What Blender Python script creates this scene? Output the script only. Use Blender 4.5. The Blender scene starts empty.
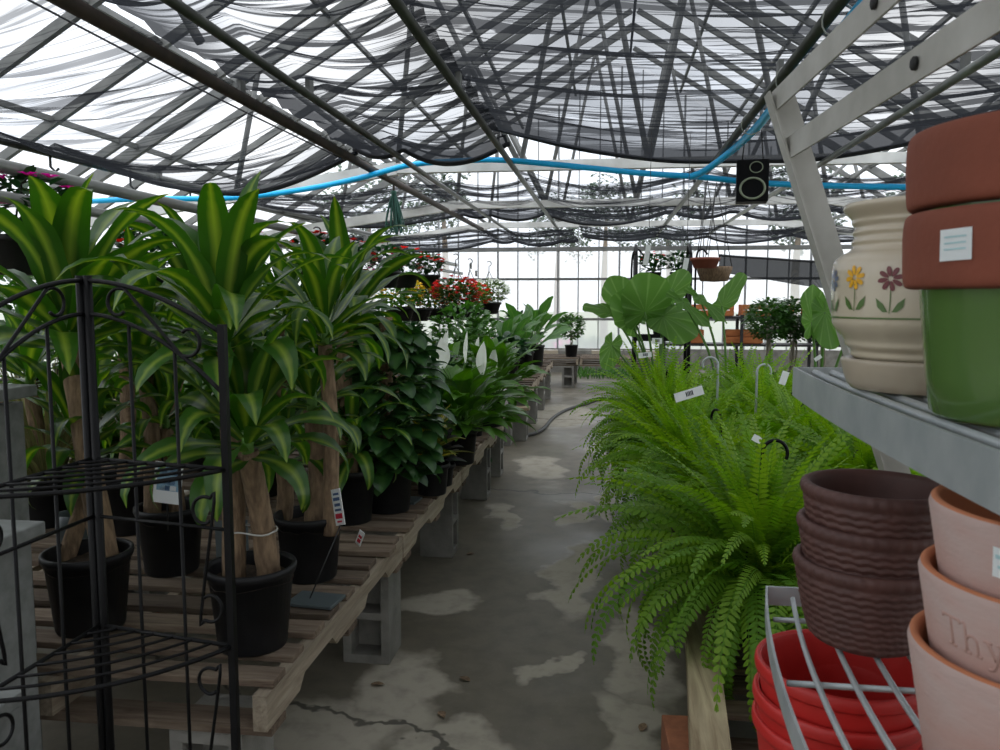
import bpy, bmesh, math, random
from mathutils import Vector, Matrix
random.seed(7)
rnd = random.uniform
PI = math.pi
sc = bpy.context.scene
COL = sc.collection

# ------------------------------------------------------------------ camera
FPX, H = 800.0, 1.47
TH = math.atan(77 / 800)
PS = math.atan(107 / 800 * math.cos(TH))
FW = Vector((-math.sin(PS) * math.cos(TH), math.cos(PS) * math.cos(TH), -math.sin(TH)))
RT = Vector((math.cos(PS), math.sin(PS), 0))
UP = Vector((-math.sin(PS) * math.sin(TH), math.cos(PS) * math.sin(TH), math.cos(TH)))


def P(px, py, x=None, y=None, z=None):
    """point of the place seen at a photo position, at a known depth or height"""
    d = FW + RT * ((px - 500) / FPX) + UP * ((375 - py) / FPX)
    t = x / d.x if x is not None else y / d.y if y is not None else (z - H) / d.z
    return Vector((0, 0, H)) + d * t


cd = bpy.data.cameras.new('camera')
cam = bpy.data.objects.new('camera', cd)
COL.objects.link(cam)
cam.location = (0, 0, H)
cam.rotation_euler = (PI / 2 - TH, 0, PS)
cd.sensor_width = 36
cd.lens = FPX * 36 / 1000
cd.clip_start = 0.05
cd.dof.use_dof = True
cd.dof.focus_distance = 3.6
cd.dof.aperture_fstop = 11
sc.camera = cam

# ------------------------------------------------------------------ materials


class NT:
    def __init__(s, name):
        s.m = bpy.data.materials.new(name)
        s.m.use_nodes = True
        s.t = s.m.node_tree
        s.t.nodes.clear()
        s.out = s.n('ShaderNodeOutputMaterial')

    def n(s, kind, **kw):
        nd = s.t.nodes.new(kind)
        for k, v in kw.items():
            if k in ('operation', 'blend_type', 'data_type', 'wave_type', 'bands_direction', 'attribute_name', 'feature', 'noise_dimensions', 'distance', 'wave_profile'):
                setattr(nd, k, v)
            else:
                key = int(k[1:]) if k[0] == 'i' and k[1:].isdigit() else k.replace('_', ' ')
                s.set(nd.inputs[key], v)
        return nd

    def set(s, inp, v):
        if isinstance(v, bpy.types.NodeSocket):
            s.t.links.new(v, inp)
        elif isinstance(v, bpy.types.Node):
            s.t.links.new(v.outputs[0], inp)
        else:
            if isinstance(v, (tuple, list)) and len(v) == 3 and inp.type == 'RGBA':
                v = (*v, 1)
            inp.default_value = v

    def mix(s, f, a, b, bt='MIX'):
        nd = s.t.nodes.new('ShaderNodeMix')
        nd.data_type = 'RGBA'
        nd.blend_type = bt
        s.set(nd.inputs[0], f)
        s.set(nd.inputs[6], a)
        s.set(nd.inputs[7], b)
        return nd.outputs[2]

    def math(s, op, a, b=0.0, clamp=False):
        nd = s.t.nodes.new('ShaderNodeMath')
        nd.operation = op
        nd.use_clamp = clamp
        s.set(nd.inputs[0], a)
        s.set(nd.inputs[1], b)
        return nd.outputs[0]

    def rng(s, v, a, b, c=0.0, d=1.0):
        nd = s.t.nodes.new('ShaderNodeMapRange')
        s.set(nd.inputs[0], v)
        for i, x in enumerate((a, b, c, d)):
            nd.inputs[i + 1].default_value = x
        return nd.outputs[0]

    def coord(s, which='Object', scale=(1, 1, 1), rot=(0, 0, 0), loc=(0, 0, 0)):
        tc = s.t.nodes.new('ShaderNodeTexCoord')
        mp = s.t.nodes.new('ShaderNodeMapping')
        s.t.links.new(tc.outputs[which], mp.inputs[0])
        mp.inputs['Scale'].default_value = scale
        mp.inputs['Rotation'].default_value = rot
        mp.inputs['Location'].default_value = loc
        return mp.outputs[0]

    def noise(s, vec, scale=5.0, detail=3.0, rough=0.55, dist=0.0):
        nd = s.t.nodes.new('ShaderNodeTexNoise')
        s.set(nd.inputs['Vector'], vec)
        nd.inputs['Scale'].default_value = scale
        nd.inputs['Detail'].default_value = detail
        nd.inputs['Roughness'].default_value = rough
        nd.inputs['Distortion'].default_value = dist
        return nd.outputs[0]

    def bump(s, h, strength=0.3, dist=0.01):
        nd = s.t.nodes.new('ShaderNodeBump')
        nd.inputs['Strength'].default_value = strength
        nd.inputs['Distance'].default_value = dist
        s.set(nd.inputs['Height'], h)
        return nd.outputs[0]

    def done(s, shader):
        s.t.links.new(shader.outputs[0] if isinstance(shader, bpy.types.Node) else shader, s.out.inputs[0])
        return s.m


def surf(name, col, rough=0.6, metal=0.0, col2=None, scale=8.0, bump=0.0, bscale=40.0, bdist=0.004, stretch=(1, 1, 1), rand=0.0, spec=0.5, coat=0.0, amount=0.6):
    t = NT(name)
    c = t.coord('Object', stretch)
    base = col
    if col2 is not None:
        f = t.noise(c, scale, 4)
        f = t.rng(f, 0.35, 0.68)
        f = t.math('MULTIPLY', f, amount / 0.6 * 1.0, True)
        base = t.mix(f, col, col2)
    if rand:
        oi = t.n('ShaderNodeObjectInfo')
        hs = t.n('ShaderNodeHueSaturation')
        t.set(hs.inputs['Value'], t.rng(oi.outputs['Random'], 0, 1, 1 - rand, 1 + rand))
        t.set(hs.inputs['Color'], base)
        base = hs.outputs[0]
    b = t.n('ShaderNodeBsdfPrincipled')
    t.set(b.inputs['Base Color'], base)
    b.inputs['Roughness'].default_value = rough
    b.inputs['Metallic'].default_value = metal
    b.inputs['Specular IOR Level'].default_value = spec
    b.inputs['Coat Weight'].default_value = coat
    b.inputs['Coat Roughness'].default_value = 0.08
    if bump:
        t.set(b.inputs['Normal'], t.bump(t.noise(c, bscale, 4), bump, bdist))
    return t.done(b)


def leafmat(name, edge, mid=None, w=(0.12, 0.3), trans=0.35, rough=0.35, tcol=None, rand=0.18, veins=0.0, vcol=None, spec=0.5):
    """edge colour, a middle stripe (across the leaf by its own UV), light shining through"""
    t = NT(name)
    uv = t.n('ShaderNodeUVMap')
    sp = t.n('ShaderNodeSeparateXYZ', i0=uv)
    u = t.math('ABSOLUTE', t.math('SUBTRACT', sp.outputs[0], 0.5))
    nz = t.noise(t.coord('Object', (1, 1, 1)), 9.0, 2)
    base = edge
    if mid is not None:
        un = t.math('ADD', u, t.rng(nz, 0.3, 0.7, -0.04, 0.04))
        base = t.mix(t.rng(un, w[0], w[1], 1, 0), edge, mid)
    if veins:
        wv = t.n('ShaderNodeTexWave', Scale=veins, Distortion=0.0)
        cb = t.n('ShaderNodeCombineXYZ')
        t.set(cb.inputs[0], t.math('SUBTRACT', sp.outputs[1], t.math('MULTIPLY', u, 0.6)))
        t.set(wv.inputs[0], cb)
        base = t.mix(t.rng(wv.outputs['Fac'], 0.75, 1.0, 0, 0.7), base, vcol)
    oi = t.n('ShaderNodeObjectInfo')
    hs = t.n('ShaderNodeHueSaturation')
    v = t.math('ADD', t.rng(oi.outputs['Random'], 0, 1, 1 - rand, 1 + rand), t.rng(nz, 0.3, 0.7, -0.15, 0.15))
    t.set(hs.inputs['Value'], v)
    t.set(hs.inputs['Color'], base)
    b = t.n('ShaderNodeBsdfPrincipled')
    t.set(b.inputs['Base Color'], hs.outputs[0])
    b.inputs['Roughness'].default_value = rough
    b.inputs['Specular IOR Level'].default_value = spec
    tr = t.n('ShaderNodeBsdfTranslucent')
    hs2 = t.n('ShaderNodeHueSaturation')
    hs2.inputs['Saturation'].default_value = 1.15
    hs2.inputs['Value'].default_value = 1.6
    t.set(hs2.inputs['Color'], hs.outputs[0])
    t.set(tr.inputs[0], hs2.outputs[0])
    mx = t.n('ShaderNodeMixShader')
    mx.inputs[0].default_value = trans
    t.set(mx.inputs[1], b.outputs[0])
    t.set(mx.inputs[2], tr.outputs[0])
    return t.done(mx)


def woodmat(name, c1, c2, axis=0, rings=7.0, rand=0.25, rough=0.8):
    t = NT(name)
    st = [9, 9, 9]
    st[axis] = 0.7
    oi = t.n('ShaderNodeObjectInfo')
    va = t.n('ShaderNodeVectorMath', operation='ADD')
    t.set(va.inputs[0], t.coord('Object', tuple(st)))
    cb = t.n('ShaderNodeCombineXYZ')
    t.set(cb.inputs[0], t.math('MULTIPLY', oi.outputs['Random'], 37.0))
    t.set(cb.inputs[1], t.math('MULTIPLY', oi.outputs['Random'], 11.0))
    t.set(va.inputs[1], cb)
    n1 = t.noise(va.outputs[0], rings, 5, 0.65, 0.6)
    n2 = t.noise(va.outputs[0], 1.3, 2)
    base = t.mix(t.rng(n1, 0.32, 0.7), c1, c2)
    base = t.mix(t.rng(n2, 0.5, 0.75, 0, 0.6), base, tuple(x * 0.45 for x in c1))
    hs = t.n('ShaderNodeHueSaturation')
    t.set(hs.inputs['Value'], t.rng(oi.outputs['Random'], 0, 1, 1 - rand, 1 + rand))
    t.set(hs.inputs['Color'], base)
    b = t.n('ShaderNodeBsdfPrincipled')
    t.set(b.inputs['Base Color'], hs.outputs[0])
    b.inputs['Roughness'].default_value = rough
    b.inputs['Specular IOR Level'].default_value = 0.3
    t.set(b.inputs['Normal'], t.bump(n1, 0.5, 0.004))
    return t.done(b)


M = {}
M['black_pot'] = surf('black_pot', (0.006, 0.006, 0.007), 0.5, col2=(0.012, 0.012, 0.013), scale=14, spec=0.3)
M['soil'] = surf('soil', (0.03, 0.02, 0.013), 0.95, col2=(0.09, 0.06, 0.04), scale=70, bump=1.0, bscale=120)
M['bark'] = surf('bark', (0.28, 0.19, 0.112), 0.85, col2=(0.12, 0.078, 0.046), scale=10, bump=0.8, bscale=26, stretch=(6, 6, 1.6), bdist=0.006, rand=0.15)
M['pale_bark'] = surf('pale_bark', (0.36, 0.32, 0.26), 0.85, col2=(0.22, 0.19, 0.15), scale=12)
M['dracaena_leaf'] = leafmat('dracaena_leaf', (0.04, 0.115, 0.016), (0.24, 0.34, 0.05), (0.0, 0.22), trans=0.38, rough=0.3)
M['pothos_leaf'] = leafmat('pothos_leaf', (0.022, 0.07, 0.018), (0.04, 0.105, 0.024), trans=0.18, rough=0.3)
M['lily_leaf'] = leafmat('lily_leaf', (0.075, 0.19, 0.022), (0.11, 0.235, 0.028), (0.0, 0.1), trans=0.3, rough=0.33)
M['white_petal'] = leafmat('white_petal', (0.85, 0.87, 0.8), trans=0.35, rough=0.5, rand=0.03)
M['shrub_leaf'] = leafmat('shrub_leaf', (0.045, 0.125, 0.022), (0.075, 0.17, 0.03), (0.0, 0.12), trans=0.3, rough=0.45, rand=0.35)
M['dark_leaf'] = leafmat('dark_leaf', (0.018, 0.065, 0.018), trans=0.2, rough=0.45, rand=0.3)
M['pale_leaf'] = leafmat('pale_leaf', (0.12, 0.22, 0.05), (0.3, 0.38, 0.15), (0.1, 0.3), trans=0.3, rough=0.5)
M['lime_leaf'] = leafmat('lime_leaf', (0.1, 0.28, 0.03), trans=0.35, rough=0.5)
M['grass_leaf'] = leafmat('grass_leaf', (0.2, 0.17, 0.08), (0.13, 0.17, 0.05), (0.1, 0.3), trans=0.25, rough=0.6)
M['croton_leaf'] = leafmat('croton_leaf', (0.05, 0.1, 0.02), (0.5, 0.4, 0.03), (0.03, 0.1), trans=0.2, rough=0.35, veins=3.5, vcol=(0.5, 0.38, 0.02))
M['purple_leaf'] = leafmat('purple_leaf', (0.06, 0.055, 0.06), (0.03, 0.07, 0.035), (0.0, 0.2), trans=0.1, rough=0.35)
M['paddle_leaf'] = leafmat('paddle_leaf', (0.055, 0.145, 0.03), (0.14, 0.25, 0.06), (0.0, 0.06), trans=0.3, rough=0.4, veins=4.0, vcol=(0.09, 0.2, 0.05))
M['ear_leaf'] = leafmat('ear_leaf', (0.07, 0.22, 0.025), None, trans=0.4, rough=0.4, rand=0.15)
M['stem_green'] = surf('stem_green', (0.1, 0.22, 0.04), 0.5)
M['fern_frond'] = leafmat('fern_frond', (0.235, 0.385, 0.038), (0.125, 0.275, 0.03), (0.0, 0.45), trans=0.42, rough=0.5, rand=0.14, spec=0.3)
M['red_petal'] = leafmat('red_petal', (0.75, 0.025, 0.02), trans=0.3, rough=0.5, rand=0.1)
M['pink_petal'] = leafmat('pink_petal', (0.62, 0.03, 0.3), trans=0.3, rough=0.5, rand=0.15)
M['coral_petal'] = leafmat('coral_petal', (0.75, 0.08, 0.08), trans=0.3, rough=0.5, rand=0.15)
M['yellow_petal'] = leafmat('yellow_petal', (0.75, 0.55, 0.05), trans=0.3, rough=0.5, rand=0.1)
M['black_metal'] = surf('black_metal', (0.0035, 0.0035, 0.004), 0.45, spec=0.2)
M['steel'] = surf('steel', (0.13, 0.135, 0.13), 0.5, 0.0, col2=(0.2, 0.2, 0.19), scale=5, rand=0.1)
M['post_grey'] = surf('post_grey', (0.3, 0.31, 0.32), 0.5)
M['pipe'] = surf('pipe', (0.085, 0.09, 0.08), 0.42, 0.3, col2=(0.045, 0.046, 0.042), scale=4)
M['pipe_light'] = surf('pipe_light', (0.3, 0.31, 0.29), 0.4, 0.4, col2=(0.2, 0.2, 0.19), scale=4)
M['rust_pipe'] = surf('rust_pipe', (0.06, 0.042, 0.033), 0.7, 0.1, col2=(0.03, 0.024, 0.02), scale=9)
M['white_paint'] = surf('white_paint', (0.72, 0.72, 0.69), 0.5, col2=(0.5, 0.5, 0.47), scale=3)
M['galv'] = surf('galv', (0.5, 0.53, 0.53), 0.42, 0.35, col2=(0.36, 0.4, 0.41), scale=9, bump=0.05, bscale=90)
M['rail'] = surf('rail', (0.52, 0.51, 0.47), 0.5, 0.1, col2=(0.37, 0.36, 0.32), scale=7, bump=0.08, bscale=50)
M['dark_inside'] = surf('dark_inside', (0.02, 0.02, 0.02), 0.7)
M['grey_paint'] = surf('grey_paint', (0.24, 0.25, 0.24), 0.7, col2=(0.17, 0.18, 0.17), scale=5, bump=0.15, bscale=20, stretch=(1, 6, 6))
M['block'] = surf('block', (0.27, 0.26, 0.235), 0.92, col2=(0.17, 0.165, 0.145), scale=7, bump=0.7, bscale=90, rand=0.12)
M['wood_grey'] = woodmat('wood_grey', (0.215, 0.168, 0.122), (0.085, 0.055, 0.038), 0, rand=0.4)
M['wood_side'] = woodmat('wood_side', (0.42, 0.36, 0.27), (0.22, 0.17, 0.12), 1, rand=0.2)
M['timber'] = woodmat('timber', (0.42, 0.35, 0.22), (0.17, 0.12, 0.07), 1, rings=3.0, rand=0.15)
M['brick'] = surf('brick', (0.3, 0.11, 0.05), 0.9, col2=(0.2, 0.075, 0.035), scale=20, bump=0.5, bscale=80)
M['orange_wood'] = woodmat('orange_wood', (0.55, 0.2, 0.07), (0.36, 0.11, 0.035), 0, rand=0.15)
M['terracotta'] = surf('terracotta', (0.25, 0.066, 0.035), 0.8, col2=(0.19, 0.052, 0.028), scale=6, bump=0.25, bscale=60)
M['pink_clay'] = surf('pink_clay', (0.47, 0.28, 0.235), 0.85, col2=(0.47, 0.36, 0.33), scale=5, bump=0.2, bscale=70, stretch=(1, 1, 2.5))
M['clay_letter'] = surf('clay_letter', (0.42, 0.26, 0.22), 0.85)
M['raw_clay'] = surf('raw_clay', (0.5, 0.18, 0.08), 0.85, col2=(0.4, 0.14, 0.06), scale=12)
M['green_glaze'] = surf('green_glaze', (0.085, 0.165, 0.04), 0.16, col2=(0.1, 0.19, 0.05), scale=3, coat=0.5)
M['cream_glaze'] = surf('cream_glaze', (0.62, 0.55, 0.42), 0.22, col2=(0.55, 0.47, 0.35), scale=4, coat=0.5)
M['cream_saucer'] = surf('cream_saucer', (0.5, 0.43, 0.33), 0.3, col2=(0.42, 0.35, 0.26), scale=4, coat=0.3)
M['brown_weave'] = surf('brown_weave', (0.1, 0.043, 0.034), 0.6, col2=(0.075, 0.032, 0.026), scale=20)
M['red_plastic'] = surf('red_plastic', (0.5, 0.022, 0.018), 0.45, bump=0.12, bscale=160, bdist=0.002)
M['paint_yellow'] = surf('paint_yellow', (0.8, 0.42, 0.02), 0.3)
M['paint_maroon'] = surf('paint_maroon', (0.16, 0.02, 0.025), 0.3)
M['paint_green'] = surf('paint_green', (0.09, 0.17, 0.04), 0.3)
M['paint_blue'] = surf('paint_blue', (0.1, 0.13, 0.2), 0.3)
M['sticker'] = surf('sticker', (0.72, 0.76, 0.76), 0.5)
M['sticker_blue'] = surf('sticker_blue', (0.4, 0.6, 0.62), 0.5)
M['tag_white'] = surf('tag_white', (0.85, 0.87, 0.87), 0.45)
M['tag_ink'] = surf('tag_ink', (0.05, 0.05, 0.06), 0.6)
M['tag_blue'] = surf('tag_blue', (0.06, 0.12, 0.26), 0.5)
M['tag_sky'] = surf('tag_sky', (0.25, 0.42, 0.55), 0.5)
M['tag_red'] = surf('tag_red', (0.6, 0.02, 0.05), 0.5)
M['blue_hose'] = surf('blue_hose', (0.01, 0.52, 1.0), 0.35)
M['dark_hose'] = surf('dark_hose', (0.03, 0.032, 0.028), 0.5)
M['green_cord'] = surf('green_cord', (0.02, 0.09, 0.065), 0.6)
M['wire'] = surf('wire', (0.02, 0.02, 0.02), 0.5)
M['speaker'] = surf('speaker', (0.003, 0.003, 0.004), 0.6, spec=0.15)
M['speaker_ring'] = surf('speaker_ring', (0.3, 0.34, 0.24), 0.4)
M['slate'] = surf('slate', (0.09, 0.11, 0.115), 0.35)
M['tie'] = surf('tie', (0.5, 0.5, 0.47), 0.3)
M['hedge_earth'] = surf('hedge_earth', (0.1, 0.14, 0.05), 0.95, col2=(0.2, 0.2, 0.12), scale=0.8)


def cloth_material():
    """knitted shade cloth: dark threads, open where it is stretched and closed where it is gathered in folds"""
    t = NT('shade_cloth')
    at = t.n('ShaderNodeAttribute')
    at.attribute_name = 'gather'
    tc = t.coord('Object', (0.5, 9.0, 0.0))
    n1 = t.noise(tc, 1.0, 4, 0.6, 0.8)
    n2 = t.noise(t.coord('Object', (0.3, 24.0, 0.0), (0, 0, 0.03)), 1.0, 3, 0.6, 0.5)
    n3 = t.noise(t.coord('Object', (0.5, 0.6, 0.0)), 1.0, 2)
    line = t.math('MAXIMUM', t.rng(n1, 0.53, 0.62), t.rng(n2, 0.54, 0.64))
    opac = t.math('ADD', t.math('MULTIPLY', line, 0.72), t.rng(n3, 0.35, 0.65, 0.12, 0.42))
    g = at.outputs['Fac']
    opac = t.math('MULTIPLY', opac, t.math('MULTIPLY', g, 1.0))
    opac = t.math('ADD', opac, t.math('MULTIPLY', t.math('SUBTRACT', g, 1.0, True), 0.55), True)
    opac = t.math('MINIMUM', opac, 0.94)
    d = t.n('ShaderNodeBsdfDiffuse')
    d.inputs[0].default_value = (0.014, 0.015, 0.017, 1)
    tl = t.n('ShaderNodeBsdfTranslucent')
    tl.inputs[0].default_value = (0.028, 0.03, 0.034, 1)
    ad = t.n('ShaderNodeMixShader')
    ad.inputs[0].default_value = 0.5
    t.set(ad.inputs[1], d.outputs[0])
    t.set(ad.inputs[2], tl.outputs[0])
    tr = t.n('ShaderNodeBsdfTransparent')
    mx = t.n('ShaderNodeMixShader')
    t.set(mx.inputs[0], opac)
    t.set(mx.inputs[1], tr.outputs[0])
    t.set(mx.inputs[2], ad.outputs[0])
    return t.done(mx)


M['cloth'] = cloth_material()
M['cloth_hem'] = surf('cloth_hem', (0.03, 0.031, 0.035), 0.8)


def glass_material(name, clear, tint, haze):
    t = NT(name)
    tr = t.n('ShaderNodeBsdfTransparent')
    tr.inputs[0].default_value = (*tint, 1)
    tl = t.n('ShaderNodeBsdfTranslucent')
    tl.inputs[0].default_value = (*haze, 1)
    mx = t.n('ShaderNodeMixShader')
    mx.inputs[0].default_value = 1 - clear
    t.set(mx.inputs[1], tr.outputs[0])
    t.set(mx.inputs[2], tl.outputs[0])
    gl = t.n('ShaderNodeBsdfGlossy')
    gl.inputs['Roughness'].default_value = 0.08
    m2 = t.n('ShaderNodeMixShader')
    m2.inputs[0].default_value = 0.03
    t.set(m2.inputs[1], mx.outputs[0])
    t.set(m2.inputs[2], gl.outputs[0])
    return t.done(m2)


M['glass'] = glass_material('roof_glass', 0.92, (0.97, 0.985, 1.0), (0.8, 0.82, 0.85))
M['hazy_glass'] = glass_material('hazy_glass', 0.45, (0.97, 0.985, 1.0), (0.92, 0.94, 0.96))


M['milky_glass'] = glass_material('milky_glass', 0.5, (0.97, 0.985, 1.0), (0.97, 0.98, 1.0))


def floor_material():
    t = NT('wet_concrete')
    c = t.coord('Object')
    n = t.noise(c, 1.1, 5, 0.55, 0.3)
    nf = t.noise(c, 9.0, 5, 0.6)
    ng = t.noise(c, 70.0, 3)
    wob = t.n('ShaderNodeVectorMath', operation='ADD')
    wn = t.n('ShaderNodeTexNoise', Scale=3.2, Detail=4.0)
    t.set(wn.inputs[0], c)
    ws = t.n('ShaderNodeVectorMath', operation='SCALE')
    sb = t.n('ShaderNodeVectorMath', operation='SUBTRACT')
    t.set(sb.inputs[0], wn.outputs['Color'])
    sb.inputs[1].default_value = (0.5, 0.5, 0.5)
    t.set(ws.inputs[0], sb.outputs[0])
    ws.inputs['Scale'].default_value = 0.5
    t.set(wob.inputs[0], c)
    t.set(wob.inputs[1], ws.outputs[0])
    dry = None
    # the dried-out islands of the hosed floor: centre, half widths, turn
    for (px, py, rx, ry, rz) in ((575, 575, .13, .62, -.05), (556, 662, .05, .22, -.5), (440, 602, .2, .12, .5), (400, 690, .16, .34, .3), (640, 650, .12, .5, .1),
                                 (505, 516, .09, .36, .2), (572, 512, .1, .3, 0), (608, 505, .09, .5, 0), (600, 450, .1, .6, 0), (540, 468, .2, .5, .2), (560, 415, .5, 1.0, 0), (630, 730, .12, .3, .2), (300, 735, .3, .25, 0), (450, 745, .2, .1, 0)):
        w = P(px, py, z=0.0)
        mp = t.n('ShaderNodeMapping')
        mp.vector_type = 'TEXTURE'
        mp.inputs['Location'].default_value = w
        mp.inputs['Rotation'].default_value = (0, 0, rz)
        mp.inputs['Scale'].default_value = (rx, ry, 1)
        t.set(mp.inputs[0], wob.outputs[0])
        ln = t.n('ShaderNodeVectorMath', operation='LENGTH')
        t.set(ln.inputs[0], mp.outputs[0])
        e = t.rng(ln.outputs['Value'], 0.8, 1.12, 1, 0)
        dry = e if dry is None else t.math('MAXIMUM', dry, e)
    dry = t.math('MULTIPLY', dry, t.rng(nf, 0.25, 0.5, 0.55, 1.0))
    dry = t.math('MAXIMUM', dry, t.rng(n, 0.6, 0.74, 0, 0.55))
    base = t.mix(dry, (0.165, 0.146, 0.108), (0.45, 0.41, 0.33))
    base = t.mix(t.rng(nf, 0.4, 0.75, 0, 0.45), base, (0.05, 0.046, 0.036))
    base = t.mix(t.rng(t.noise(c, 0.9, 3, 0.5, 0.2), 0.6, 0.75, 0, 0.35), base, (0.05, 0.06, 0.025))
    base = t.mix(t.rng(ng, 0.62, 0.8, 0, 0.3), base, (0.3, 0.28, 0.24))
    sp = t.n('ShaderNodeSeparateXYZ', i0=wob.outputs[0])
    # control joints and one long crack
    y = t.math('ADD', sp.outputs[1], t.math('MULTIPLY', sp.outputs[0], 0.03))
    jt = None
    for y0, w_ in ((2.34, .007), (5.95, .012), (9.6, .012), (12.4, .012)):
        e = t.rng(t.math('ABSOLUTE', t.math('SUBTRACT', y if y0 > 3 else t.math('ADD', sp.outputs[1], t.math('MULTIPLY', sp.outputs[0], 0.36)), y0 if y0 > 3 else 2.28)), w_, w_ * 2.2, 1, 0)
        jt = e if jt is None else t.math('MAXIMUM', jt, e)
    base = t.mix(t.math('MULTIPLY', jt, 0.75), base, (0.028, 0.026, 0.02))
    b = t.n('ShaderNodeBsdfPrincipled')
    t.set(b.inputs['Base Color'], base)
    wet = t.rng(t.noise(c, 0.8, 3, 0.5), 0.45, 0.62, 0.55, 0.33)
    t.set(b.inputs['Roughness'], t.math('MAXIMUM', t.math('MULTIPLY', dry, 0.85), wet))
    b.inputs['Specular IOR Level'].default_value = 0.4
    hgt = t.math('SUBTRACT', t.math('ADD', t.math('MULTIPLY', nf, 0.4), t.math('MULTIPLY', ng, 0.12)), jt)
    t.set(b.inputs['Normal'], t.bump(hgt, 0.35, 0.006))
    return t.done(b)


M['floor'] = floor_material()

# ------------------------------------------------------------------ mesh builder


def prof(s, a=0.4, base=0.25, p=1.0):
    """leaf half width along its length 0..1: base width, widest at a, pointed tip"""
    if s < a:
        q = s / a
        return base + (1 - base) * math.sin(q * PI / 2)
    q = (s - a) / (1 - a)
    return max(0.0, math.cos(q * PI / 2)) ** p


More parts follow.
